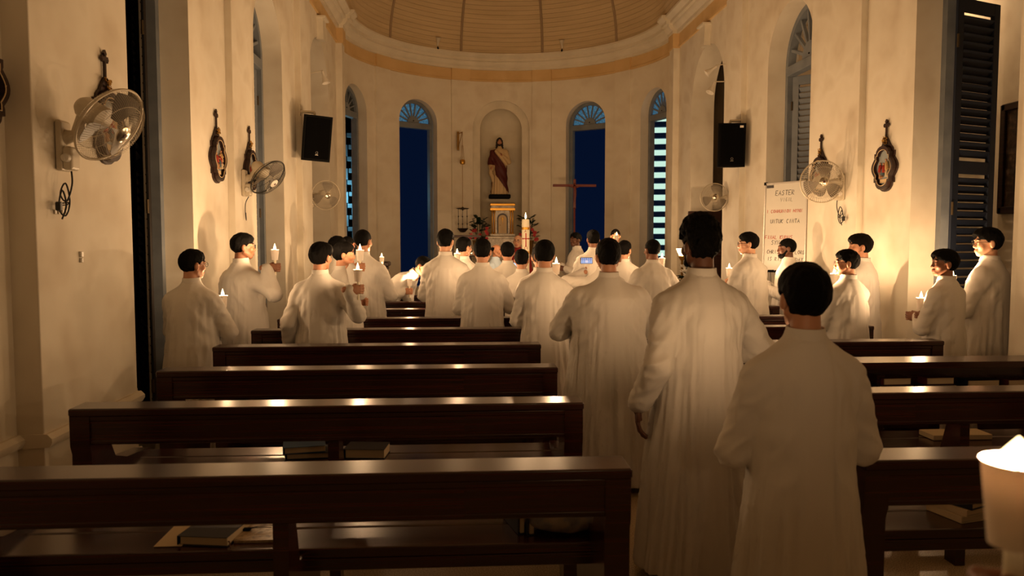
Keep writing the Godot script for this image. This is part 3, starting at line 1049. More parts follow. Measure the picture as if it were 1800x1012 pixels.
func pews() -> void:
	var L := [2.62, 3.65, 4.63, 5.62, 6.60, 7.50, 8.45, 9.40, 10.40]
	var lt := ["nearest long dark pew, with blue hymnal and cushion on its seat", "dark pew second from the camera, with stacked hymnals on its seat, beside the wall rail",
		"dark pew third from the camera, directly before the blurred walking man", "dark pew fourth from the camera, just in front of the back-turned man raising a candle",
		"dark pew whose end stands by the stout man raising a candle", "dark pew right before the tallest man of the candle group by the breeze blocks",
		"dark pew just nearer than the one the stooping man leans over", "dark pew that the stooping man leans over", "frontmost dark pew, behind the stooping man"]
	for i in L.size(): pew(-1.75 if i < 8 else -1.2, 0.55, L[i], lt[i], "pews on the fan-lined wall side")
	var R := [2.66, 3.78, 4.76, 5.62, 6.60, 7.50, 8.60]
	var rt := ["nearest dark pew across the aisle, behind the flaring cup candle", "dark pew across the aisle with papers on its seat, next behind the nearest one",
		"dark pew across the aisle with an open shelf of hymnals", "dark pew across the aisle, in front of the youth with red-framed glasses",
		"dark pew across the aisle, next beyond the youth with red-framed glasses", "dark pew before the man in spectacles facing the whiteboard side", "frontmost dark pew across the aisle, near the bearded man"]
	for i in R.size(): pew(1.36 if i == 0 else 1.46, 3.54 if i != 2 else 3.75, R[i], rt[i], "pews on the whiteboard side", i == 2)
	# things left on the seats
	book(Vector3(-0.931, 0.541, -2.905), Vector3(0.19, 0.036, 0.22), -0.16, M.bluebook, "dark blue hymnal lying on the nearest pew seat", "", true)
	var o := thing("sheet", "pale paper sheet tucked beside the dark blue hymnal", "paper", Vector3(-1.071, 0.541, -2.90))
	var ms := Mesher.new()
	ms.box(Vector3(0, 0.002, 0), Vector3(0.10, 0.003, 0.20), 0.001)
	obj("paper", ms, M.pages, o)
	o = thing("plastic_folder", "clear folder of printed sheets beside the dark blue hymnal", "folder", Vector3(-0.767, 0.541, -2.92))
	ms = Mesher.new()
	var fo := PackedVector2Array()
	for q in [[-0.075, -0.09], [0.075, -0.09], [0.10, -0.05], [0.10, 0.10], [-0.075, 0.10], [-0.09, 0.05], [-0.09, -0.06]]: fo.append(Vector2(q[0], q[1]))
	ms.extrude(fo, 0.010, Transform3D(Basis(Vector3.RIGHT, Vector3(0, 0, 1), Vector3(0, 1, 0)), Vector3.ZERO))
	obj("sheets", ms, tri_map(mat(Color.WHITE, 0.22), noise_tex(0.03, [[0.0, Color(0.42, 0.36, 0.30)], [0.45, Color(0.66, 0.58, 0.46)], [0.6, Color(0.74, 0.66, 0.54)], [1.0, Color(0.55, 0.47, 0.38)]], 41, 256), Vector3.ONE * 3.0), o)
	ms = Mesher.new()
	ms.box(Vector3(-0.055, 0.014, 0.0), Vector3(0.03, 0.010, 0.02), 0.003)
	ms.tube([Vector3(-0.05, 0.018, 0.0), Vector3(0.0, 0.024, -0.01), Vector3(0.04, 0.020, -0.02)], 0.0015, 5)
	ms.tube([Vector3(-0.05, 0.018, 0.005), Vector3(0.0, 0.022, 0.0), Vector3(0.035, 0.018, -0.005)], 0.0015, 5)
	obj("clip", ms, M.black, o)
	# cushion and thin booklets at the aisle end
	o = thing("seat_cushion", "mottled grey cushion on the aisle end of the nearest pew", "cushion", Vector3(0.37, 0.541, -2.90))
	var f := Field.new()
	f.k = 0.03
	f.ball(Vector3(0, 0.055, 0), Vector3(0.16, 0.055, 0.12))
	f.ball(Vector3(0.03, 0.065, 0.02), Vector3(0.11, 0.055, 0.09))
	f.cut = func(p: Vector3, d: float) -> float: return maxf(d + 0.004 * sin(p.x * 55.0) * sin(p.z * 47.0), 0.002 - p.y)
	obj("cover", f.mesh(Vector3(-0.19, -0.02, -0.15), Vector3(0.19, 0.15, 0.15), 0.011), tri_map(mat(Color.WHITE, 0.9), noise_tex(0.02, [[0.0, Color(0.32, 0.33, 0.37)], [0.45, Color(0.48, 0.46, 0.46)], [0.55, Color(0.55, 0.50, 0.44)], [1.0, Color(0.62, 0.57, 0.50)]], 42, 256), Vector3.ONE * 2.5, false), o)
	for i in 2: book(Vector3(0.19 + 0.035 * i, 0.541, -2.93 + 0.012 * i), Vector3(0.03, 0.10 + 0.006 * i, 0.19), 0.25, M.bluebook, ["thin booklet upright beside the grey cushion, outermost", "thin booklet upright touching the grey cushion"][i])
	book(Vector3(-0.80, 0.541, -3.98), Vector3(0.22, 0.03, 0.16), 0.1, M.bluebook, "lower dark hymnal of the stack on the second pew")
	book(Vector3(-0.82, 0.572, -3.97), Vector3(0.21, 0.035, 0.15), 0.2, M.bluecover, "upper light blue hymnal of the stack on the second pew")
	book(Vector3(-0.50, 0.541, -3.96), Vector3(0.21, 0.05, 0.15), -0.1, M.bluebook, "thick dark book lying alone on the second pew")
	o = thing("paper_slip", "crumpled paper slip between the books on the second pew", "paper", Vector3(-0.655, 0.541, -3.93))
	ms = Mesher.new()
	ms.box(Vector3(0, 0.03, 0), Vector3(0.035, 0.06, 0.004), 0.001, Transform3D(Basis(Vector3(0.2, 1, 0.3).normalized(), 0.7), Vector3.ZERO))
	ms.box(Vector3(0.02, 0.02, 0.01), Vector3(0.03, 0.04, 0.004), 0.001, Transform3D(Basis(Vector3(0.6, 1, 0.1).normalized(), -0.5), Vector3.ZERO))
	obj("paper", ms, M.pages, o)
	var bx := [2.42, 2.70, 2.98, 3.26, 3.52]
	var bl := ["single pale book on the open shelf, nearest the aisle", "pale book pair on the open shelf, second from the aisle", "pale book pair on the open shelf, third from the aisle", "dark book on the open shelf, fourth from the aisle", "dark red book on the open shelf, nearest the wall"]
	for i in 5:
		book(Vector3(bx[i], 0.715, -4.70), Vector3(0.22, 0.022 if i in [1, 2] else 0.05, 0.15), 0.04 * (i - 2), M.bluebook if i < 4 else M.redbook, bl[i] + (", lower book" if i in [1, 2] else ""), "")
		if i in [1, 2]: book(Vector3(bx[i], 0.738, -4.70), Vector3(0.19, 0.045, 0.14), 0.05, M.redbook, bl[i] + ", upper book")
	var stuff := [[2.02, -4.10, 0.30, 0.02, "pale paper pad on the seat behind the nearest cross-aisle pew", "paper"], [1.95, -4.17, 0.14, 0.05, "small cream box on the seat behind the nearest cross-aisle pew", "box"], [2.75, -4.12, 0.34, 0.03, "pale folder on the same seat, near the flaring cup candle", "folder"]]
	for s in stuff:
		o = thing("paper_pad" if s[5] == "paper" else ("small_box" if s[5] == "box" else "paper_folder"), s[4], s[5], Vector3(s[0], 0.541, s[1]))
		ms = Mesher.new()
		ms.box(Vector3(0, s[3] / 2, 0), Vector3(s[2], s[3], 0.14 if s[5] != "box" else 0.09), 0.004)
		obj("body", ms, M.pages, o)
	for i in 3:
		book(Vector3(2.02 + i * 0.004, 0.541 + i * 0.028, -2.95), Vector3(0.22, 0.027, 0.17), 0.25 + 0.1 * i, M.pages if i < 2 else M.bluebook, ["bottom pale booklet of the stack below the flaring cup candle", "middle pale booklet of the stack below the flaring cup candle", "top dark booklet of the stack below the flaring cup candle"][i], "")

# ---------------------------------------------------------------- things on the walls
func wall_fan(at: Vector3, left: bool, axis: Vector3, r: float, wirem: Material, label: String, cord: int, reach := 0.30, lift := 0.03) -> void:
	var o := thing("wall_fan", label, "fan", at, "")
	var s := 1.0 if left else -1.0
	var ms := Mesher.new()
	ms.box(Vector3(s * 0.02, -0.03, 0), Vector3(0.04, 0.28, 0.12), 0.012)
	ms.box(Vector3(s * 0.06, -0.10, 0), Vector3(0.06, 0.13, 0.10), 0.015)
	var mount := obj("mount", ms, M.cream, o)
	ms = Mesher.new()
	ms.lathe([Vector2(0, 0.022), Vector2(0.022, 0.02), Vector2(0.026, 0.0)], 14, Transform3D(Basis(), Vector3(s * 0.06, -0.10, 0.05)) * Transform3D(Basis(Vector3.RIGHT, PI / 2), Vector3.ZERO))
	ms.box(Vector3(s * 0.06, -0.10, 0.072), Vector3(0.006, 0.036, 0.01), 0.002)
	obj("speed_knob", ms, M.white, mount)
	var ax := axis.normalized()
	var c := Vector3(s * reach, lift, 0.03)      # centre of the cage
	var bas := Basis()
	bas.y = ax
	bas.x = ax.cross(Vector3.UP).normalized()
	bas.z = bas.x.cross(bas.y)
	var xf := Transform3D(bas, c)
	var back: Vector3 = c - ax * 0.17
	ms = Mesher.new()
	ms.tube([Vector3(s * 0.03, 0.02, 0), Vector3(s * 0.10, 0.035, 0.005), Vector3(back.x * 0.6 + s * 0.04, back.y - 0.03, back.z * 0.5), back + Vector3(0, -0.045, 0)], [0.045, 0.035, 0.028, 0.025], 12)
	obj("arm", ms, M.cream, o)
	ms = Mesher.new()
	ms.lathe([Vector2(0.0, -0.22), Vector2(0.045, -0.215), Vector2(0.062, -0.19), Vector2(0.068, -0.12), Vector2(0.075, -0.06), Vector2(0.07, -0.045), Vector2(0.0, -0.04)], 20, xf)
	obj("motor_housing", ms, M.cream, o)
	ms = Mesher.new()
	var prof := [[0.07, -0.055], [0.5 * r, -0.06], [0.8 * r, -0.05], [0.96 * r, -0.025], [r, 0.0]]
	var n := 90 if at.z > -6.0 else 60
	var wr := 0.0010 if at.z > -6.0 else (0.0014 if wirem == M.darkwire else 0.0020)
	for j in n:
		var a := TAU * j / n
		var d := Vector3(cos(a), 0, sin(a))
		var pts := []
		for p in prof: pts.append(xf * (d * p[0] + Vector3(0, p[1], 0)))
		ms.tube(pts, wr, 3)
		var a2 := a + TAU / n * 3.0
		pts = []
		for q in 6:
			var t := q / 5.0
			var aa := lerpf(a2, a, t)
			pts.append(xf * (Vector3(cos(aa), 0, sin(aa)) * lerpf(0.045, r, t) + Vector3(0, 0.105 * sqrt(1.0 - t * t * 0.98) - 0.004, 0)))
		ms.tube(pts, wr, 3)
	for q in [[r, 0.0, 0.0075], [0.8 * r, -0.05, 0.002], [0.5 * r, -0.06, 0.002], [0.7 * r, 0.071, 0.0016]]:
		var pts := []
		for j in 40: pts.append(xf * Vector3(cos(TAU * j / 40) * q[0], q[1], sin(TAU * j / 40) * q[0]))
		ms.tube(pts, q[2], 6, true)
	var gr := obj("grille", ms, wirem, o)
	gr.set_meta("kind", "stuff")
	ms = Mesher.new()
	ms.lathe([Vector2(0, 0.113), Vector2(0.03, 0.110), Vector2(0.048, 0.102), Vector2(0.05, 0.094), Vector2(0.0, 0.090)], 20, xf)
	var cap := obj("hub_cap", ms, M.chrome if wirem != M.darkwire else M.white, o)
	ms = Mesher.new()
	ms.lathe([Vector2(0, 0.116), Vector2(0.012, 0.1155), Vector2(0.013, 0.110)], 12, xf)
	obj("badge", ms, M.redbook, cap)
	var bm := Mesher.new()
	for e in [-1, 1]:
		var q := bm.v.size()
		for i in 7:
			for j in 7:
				var t := i / 6.0
				var rr := lerpf(0.035, r * 0.88, t)
				var sp := lerpf(0.5, 0.95, sin(t * 2.4))
				var a := (j / 6.0 - 0.5) * sp
				var y: float = 0.032 * (j / 6.0 - 0.5) * 1.4 + 0.012 + e * 0.0015
				bm.vert(Vector3(rr * cos(a), y, rr * sin(a)), Vector3(0, e, -0.3 * e).normalized())
		for i in 6:
			for j in 6: bm.quad(q + i * 7 + j, q + i * 7 + j + 1, q + i * 7 + j + 8, q + i * 7 + j + 7)
	var shared := bm.mesh()
	for j in 3: obj("blade", shared, M.blade, o, xf * Transform3D(Basis(Vector3.UP, TAU * j / 3 + 0.4), Vector3.ZERO))
	# lead hanging from the mount
	ms = Mesher.new()
	var pts := []
	if cord == 2:
		for q in [[0.06, -0.17, 0], [0.07, -0.25, 0.02], [0.05, -0.34, 0.045], [0.03, -0.30, 0.07], [0.05, -0.24, 0.05], [0.06, -0.34, 0.03], [0.05, -0.42, 0.06], [0.03, -0.38, 0.09], [0.04, -0.28, 0.07], [0.05, -0.36, 0.05], [0.04, -0.44, 0.08]]: pts.append(Vector3(s * q[0], q[1], q[2]))
	else:
		for q in [[0.06, -0.17, 0], [0.03, -0.24, 0.015], [0.02, -0.34, 0.0], [0.025, -0.42, -0.015], [0.02, -0.34 if cord == 1 else -0.62, -0.02]]: pts.append(Vector3(s * q[0], q[1], q[2]))
	var cv := Curve3D.new()
	for i in pts.size():
		var tn: Vector3 = (pts[mini(i + 1, pts.size() - 1)] - pts[maxi(i - 1, 0)]) * 0.18
		cv.add_point(pts[i], -tn, tn)
	cv.bake_interval = 0.012
	ms.tube(Array(cv.get_baked_points()), 0.0048, 6)
	if cord == 2:
		ms.tube([Vector3(s * 0.055, -0.345, 0.02), Vector3(s * 0.06, -0.36, 0.06), Vector3(s * 0.02, -0.365, 0.08), Vector3(s * 0.015, -0.35, 0.03)], 0.004, 6, true)
	var lead := obj("cable", ms, M.cable, o)
	if cord == 2:
		ms = Mesher.new()
		ms.box(pts[-1] + Vector3(0, 0.07, 0.03), Vector3(0.03, 0.05, 0.03), 0.006)
		obj("plug", ms, M.cable, lead)

func pattee(c: Vector2, r: float) -> PackedVector2Array:   # the small trefoil-ended cross on top of a plaque
	var p := PackedVector2Array()
	var pts := [[-0.18, -2.6], [0.18, -2.6], [0.17, -0.45], [0.45, -0.2], [0.72, -0.42], [0.98, 0.0], [0.72, 0.42], [0.45, 0.2], [0.2, 0.45], [0.42, 0.75], [0.0, 1.25], [-0.42, 0.75], [-0.2, 0.45], [-0.45, 0.2], [-0.72, 0.42], [-0.98, 0.0], [-0.72, -0.42], [-0.45, -0.2], [-0.17, -0.45]]
	for q in pts: p.append(c + Vector2(q[0], q[1]) * r)
	return p

func plaque_outline(k: float) -> PackedVector2Array:   # an upright oval with lobes above and below and small square shoulders
	var p := PackedVector2Array()
	for j in 9: p.append(Vector2(0.085 * cos(PI - PI * j / 8.0), 0.155 + 0.075 * sin(PI * j / 8.0)) * k)
	p.append(Vector2(0.105, 0.155) * k); p.append(Vector2(0.105, 0.115) * k)
	for j in 9: p.append(Vector2(0.10 + 0.045 * sin(PI * j / 8.0), 0.10 - 0.20 * j / 8.0) * k)
	p.append(Vector2(0.105, -0.115) * k); p.append(Vector2(0.105, -0.155) * k)
	for j in 9: p.append(Vector2(0.085 * cos(PI * j / 8.0), -0.155 - 0.085 * sin(PI * j / 8.0)) * k)
	p.append(Vector2(-0.105, -0.155) * k); p.append(Vector2(-0.105, -0.115) * k)
	for j in 9: p.append(Vector2(-0.10 - 0.045 * sin(PI * j / 8.0), -0.10 + 0.20 * j / 8.0) * k)
	p.append(Vector2(-0.105, 0.115) * k); p.append(Vector2(-0.105, 0.155) * k)
	for j in p.size(): p[j].x *= 1.45
	return p

func plaque(at: Vector3, left: bool, label: String, seed_: int) -> void:
	var o := thing("devotional_plaque", label, "plaque", at, "carved wall plaques")
	o.rotation.y = PI / 2 if left else -PI / 2
	o.scale = Vector3.ONE * 0.76
	var rng := RandomNumberGenerator.new()
	rng.seed = seed_
	var ms := Mesher.new()
	ms.extrude(plaque_outline(1.32), 0.025)
	var outer := plaque_outline(1.25)
	var inner := plaque_outline(1.0)
	var m := outer.size()
	for k in m:      # deep moulded rim between the two outlines
		var a := outer[k]
		var b := outer[(k + 1) % m]
		var c := inner[(k + 1) % m]
		var d := inner[k]
		ms.face(Vector3(a.x, a.y, 0.02), Vector3(b.x, b.y, 0.02), Vector3(b.x * 0.97, b.y * 0.97, 0.075), Vector3(a.x * 0.97, a.y * 0.97, 0.075), Vector3(a.x + b.x, a.y + b.y, 0.02).normalized())
		ms.face(Vector3(a.x * 0.97, a.y * 0.97, 0.075), Vector3(b.x * 0.97, b.y * 0.97, 0.075), Vector3(c.x, c.y, 0.07), Vector3(d.x, d.y, 0.07), Vector3(0, 0, 1))
		ms.face(Vector3(d.x, d.y, 0.07), Vector3(c.x, c.y, 0.07), Vector3(c.x * 0.97, c.y * 0.97, 0.026), Vector3(d.x * 0.97, d.y * 0.97, 0.026), Vector3(-a.x - b.x, -a.y - b.y, 0.03).normalized())
	obj("frame", ms, M.darkwood, o)
	ms = Mesher.new()
	var edge := []
	for p in inner: edge.append(Vector3(p.x, p.y, 0.071))
	ms.tube(edge, 0.0045, 6, true)
	obj("gilt_edge", ms, M.ivory, o)
	ms = Mesher.new()
	ms.extrude(plaque_outline(0.97), 0.006, Transform3D(Basis(), Vector3(0, 0, 0.022)))
	obj("picture_ground", ms, mat(Color(0.52, 0.55, 0.56), 0.6), o)
	var cols := [Color(0.62, 0.20, 0.14), Color(0.75, 0.62, 0.42), Color(0.30, 0.38, 0.42), Color(0.66, 0.48, 0.34), Color(0.80, 0.74, 0.62)]
	var spots := [[-0.06, 0.03, 1.0], [0.055, 0.06, 1.2], [-0.005, -0.02, 0.9], [-0.05, -0.06, 0.8], [0.06, -0.04, 0.95], [0.015, 0.02, 1.0]]
	for k in spots.size():
		var f := Mesher.new()
		var h: float = 0.075 * spots[k][2]
		var lean := rng.randf_range(-0.4, 0.4)
		var xf := Transform3D(Basis(Vector3(0, 0, 1), lean), Vector3(spots[k][0] * 1.4, spots[k][1] - 0.03, 0.04 + 0.004 * (k % 3)))
		f.lathe([Vector2(0.0, -h * 0.8), Vector2(0.034, -h * 0.75), Vector2(0.028, -h * 0.2), Vector2(0.023, h * 0.35), Vector2(0.012, h * 0.52), Vector2(0.0, h * 0.55)], 10, xf)
		f.tube([xf * Vector3(0.018, h * 0.35, 0.005), xf * Vector3(0.034, h * 0.05, 0.014), xf * Vector3(0.012, -h * 0.05, 0.03)], [0.010, 0.009, 0.007], 6)
		obj("relief_robe", f, mat(cols[k % 5], 0.6), o)
		var hd := Mesher.new()
		hd.ball(xf * Vector3(0, h * 0.72, 0.004), Vector3(0.013, 0.016, 0.013), 6, 8)
		obj("relief_head", hd, mat(Color(0.72, 0.52, 0.38), 0.6), o)
	ms = Mesher.new()
	ms.box(Vector3(0, -0.175, 0.035), Vector3(0.19, 0.05, 0.012), 0.004)
	obj("caption_tablet", ms, M.ivory, o)
	# leafy brass ornament and cross
	ms = Mesher.new()
	ms.extrude(PackedVector2Array([Vector2(-0.11, 0.27), Vector2(0.11, 0.27), Vector2(0.05, 0.35), Vector2(0, 0.40), Vector2(-0.05, 0.35)]), 0.03)
	obj("crest_block", ms, M.darkwood, o)
	ms = Mesher.new()
	for k in 15:
		var a := rng.randf_range(0.0, TAU)
		var p := Vector3(rng.randf_range(-0.05, 0.05), 0.335 + rng.randf_range(-0.04, 0.055), 0.032)
		ms.leaf(p, p + Vector3(cos(a) * 0.035, sin(a) * 0.035, 0.03), 0.014, Vector3(0, 0.2, 1))
		ms.ball(p + Vector3(0, 0, 0.01), Vector3(0.008, 0.008, 0.012), 4, 6)
	obj("leaf_ornament", ms, M.brass, o)
	ms = Mesher.new()
	ms.extrude(pattee(Vector2(0, 0.545), 0.062), 0.022, Transform3D(Basis(), Vector3(0, 0, 0.01)))
	obj("cross", ms, M.darkwood, o)

func speaker(at: Vector3, wall_x: float, turn: Basis, label: String, sticker: bool) -> void:
	var o := thing("loudspeaker", label, "loudspeaker", at)
	o.basis = turn.scaled(Vector3.ONE * 1.13)
	var ms := Mesher.new()
	var pl := PackedVector2Array([Vector2(-0.17, 0.13), Vector2(0.17, 0.13), Vector2(0.18, 0.10), Vector2(0.11, -0.17), Vector2(-0.11, -0.17), Vector2(-0.18, 0.10)])
	ms.extrude(pl, 0.56, Transform3D(Basis(Vector3(1, 0, 0), Vector3(0, 0, 1), Vector3(0, -1, 0)), Vector3(0, 0.28, 0)))
	obj("cabinet", ms, M.black, o)
	ms = Mesher.new()
	ms.box(Vector3(0, 0, 0.132), Vector3(0.30, 0.50, 0.012), 0.005)
	obj("front_grille", ms, M.speakerfront, o)
	ms = Mesher.new()
	var pts := []
	for j in 16: pts.append(Vector3(cos(TAU * j / 16) * 0.014, -0.175 + sin(TAU * j / 16) * 0.014, 0.140))
	ms.tube(pts, 0.0022, 4, true)
	ms.box(Vector3(0, -0.202, 0.139), Vector3(0.04, 0.006, 0.002), 0.0)
	obj("maker_badge", ms, M.alu, o)
	if sticker:
		ms = Mesher.new()
		ms.box(Vector3(0.115, 0.235, 0.139), Vector3(0.045, 0.028, 0.002), 0.0)
		obj("white_sticker", ms, M.white, o)
	# bracket back to the wall
	var inv := o.transform.affine_inverse()
	var top: Vector3 = at + Vector3(0, 0.36, 0)
	ms = Mesher.new()
	ms.tube([inv * (at + Vector3(0, 0.27, 0)), inv * top], 0.014, 10)
	ms.tube([inv * top, inv * Vector3(wall_x, top.y + 0.01, top.z)], 0.019, 10)
	ms.box(Vector3.ZERO, Vector3(0.014, 0.16, 0.07), 0.003, inv * Transform3D(Basis(), Vector3(wall_x + 0.007 * signf(at.x - wall_x), top.y + 0.03, top.z)))
	obj("bracket", ms, M.cream, o)

func spot_lamp(at: Vector3, aim: Vector3, wall: Vector3, label: String, m: Material = null, called := "spotlight") -> void:
	var o := thing(called, label, "spotlight", at, "")
	var a := aim.normalized()
	var bas := Basis()
	bas.y = a
	bas.x = a.cross(Vector3(0.1, 0.2, 1.0)).normalized()
	bas.z = bas.x.cross(a)
	var ms := Mesher.new()
	ms.lathe([Vector2(0.0, -0.10), Vector2(0.022, -0.098), Vector2(0.026, -0.02), Vector2(0.032, 0.0), Vector2(0.062, 0.085), Vector2(0.064, 0.09), Vector2(0.056, 0.088), Vector2(0.03, 0.02), Vector2(0.0, 0.015)], 16, Transform3D(bas, Vector3.ZERO))
	obj("shade", ms, m if m else M.white, o)
	ms = Mesher.new()
	ms.tube([-a * 0.07, -a * 0.09 + Vector3(0, 0.02, 0), wall - at + Vector3(0, 0.02, 0), wall - at], 0.008, 6)
	ms.ball(wall - at, Vector3(0.022, 0.03, 0.03), 6, 10)
	obj("arm", ms, M.black if m else M.cream, o)

var STROKES := {
	"A": [[0,0, .5,1, 1,0], [.2,.4, .8,.4]], "B": [[0,0, 0,1, .7,.85, .6,.55, 0,.5, .8,.4, .7,.05, 0,0]], "C": [[.9,.85, .5,1, .1,.7, .1,.3, .5,0, .9,.15]], "D": [[0,0, 0,1, .7,.8, .9,.5, .7,.15, 0,0]],
	"E": [[.9,1, 0,1, 0,0, .9,0], [0,.5, .7,.5]], "F": [[.9,1, 0,1, 0,0], [0,.5, .7,.5]], "G": [[.9,.85, .5,1, .1,.6, .3,.05, .9,.1, .9,.45, .55,.45]], "H": [[0,0, 0,1], [1,0, 1,1], [0,.5, 1,.5]],
	"I": [[.5,0, .5,1]], "K": [[0,0, 0,1], [.9,1, 0,.45, .9,0]], "L": [[0,1, 0,0, .9,0]], "M": [[0,0, .1,1, .5,.3, .9,1, 1,0]], "N": [[0,0, 0,1, .9,0, .9,1]],
	"O": [[.5,1, .1,.7, .1,.3, .5,0, .9,.3, .9,.7, .5,1]], "R": [[0,0, 0,1, .8,.85, .8,.6, 0,.5, .9,0]], "S": [[.9,.9, .4,1, .1,.75, .8,.35, .6,0, .05,.08]], "T": [[0,1, 1,1], [.5,1, .5,0]],
	"U": [[0,1, .05,.2, .5,0, .9,.2, .95,1]], "V": [[0,1, .5,0, 1,1]], "W": [[0,1, .25,0, .5,.7, .75,0, 1,1]], "Y": [[0,1, .5,.5, 1,1], [.5,.5, .4,0]], "1": [[.3,.8, .5,1, .5,0]], " ": [],
}
func hand_lettering(text: String, at: Vector2, size: float, r: float) -> Mesher:
	var ms := Mesher.new()
	var x := at.x
	for ch in text:
		for st in STROKES.get(ch, []):
			var pts := []
			for k in range(0, st.size(), 2): pts.append(Vector3(x + st[k] * size * 0.62 + st[k + 1] * size * 0.12, at.y + st[k + 1] * size, 0.0))
			ms.tube(pts, r, 4)
		x += size * 0.86
	return ms

func whiteboard() -> void:
	var o := thing("whiteboard", "tall whiteboard with handwritten song list leaning by the grey window", "whiteboard", Vector3(3.99, 0.0, -9.475))
	o.rotation = Vector3(-0.02, deg_to_rad(-62.5), 0.0)
	var y0 := 1.245
	var h := 1.11
	var w := 0.64
	var ms := Mesher.new()
	ms.box(Vector3(0, y0 + h / 2, 0), Vector3(w, h, 0.02), 0.003)
	obj("panel", ms, M.board, o)
	ms = Mesher.new()
	for y in [y0, y0 + h]: ms.box(Vector3(0, y, 0.004), Vector3(w + 0.02, 0.022, 0.034), 0.004)
	for x in [-w / 2, w / 2]: ms.box(Vector3(x, y0 + h / 2, 0.004), Vector3(0.022, h, 0.034), 0.004)
	obj("frame", ms, M.alu, o)
	ms = Mesher.new()
	for x in [-w / 2, w / 2]:
		for y in [y0, y0 + h]: ms.box(Vector3(x, y, 0.006), Vector3(0.04, 0.04, 0.038), 0.006)
	obj("corner_cap", ms, M.black, o)
	ms = Mesher.new()
	ms.box(Vector3(-0.06, y0 - 0.01, 0.045), Vector3(0.36, 0.012, 0.06), 0.004)
	for k in 3: ms.tube([Vector3(-0.20 + k * 0.11, y0 + 0.004, 0.05), Vector3(-0.11 + k * 0.11, y0 + 0.006, 0.055)], 0.009, 8)
	obj("pen_tray", ms, M.black, o)
	ms = Mesher.new()
	for x in [-0.3, 0.3]:
		ms.tube([Vector3(x, 0.0, 0.10), Vector3(x, y0 + 0.4, -0.03)], 0.014, 8)
		ms.tube([Vector3(x, 0.0, -0.30), Vector3(x, y0 + 0.3, -0.04)], 0.014, 8)
	obj("easel_leg", ms, M.alu, o)
	ms = Mesher.new()
	ms.box(Vector3(-0.245, y0 + h - 0.04, 0.012), Vector3(0.11, 0.035, 0.004), 0.0)
	obj("label_plate", ms, M.inkblack, o)
	var lines := [["EASTER", -0.16, 0.955, 0.058, M.inkblack], ["VIGIL", -0.08, 0.875, 0.045, M.inkfaint], ["1 COMMUNION HYMN", -0.29, 0.735, 0.040, M.inkred], ["UNTUK CINTA", -0.225, 0.605, 0.048, M.inkblack], ["FINAL KUDUS", -0.305, 0.405, 0.046, M.inkred], ["SYNG BRC", -0.20, 0.335, 0.054, M.inkblack], ["CHRIST THE LORD", -0.265, 0.22, 0.046, M.inkblack], ["IS RISEN TODAY", -0.255, 0.13, 0.046, M.inkblack]]
	for l in lines: obj("lettering", hand_lettering(l[0], Vector2(l[1], y0 + l[2]), l[3], 0.0034), l[4], o, Transform3D(Basis(Vector3(1, 0, 0), Vector3(0, 1, 0), Vector3(0, 0, 0.3)), Vector3(0, 0, 0.0115)))

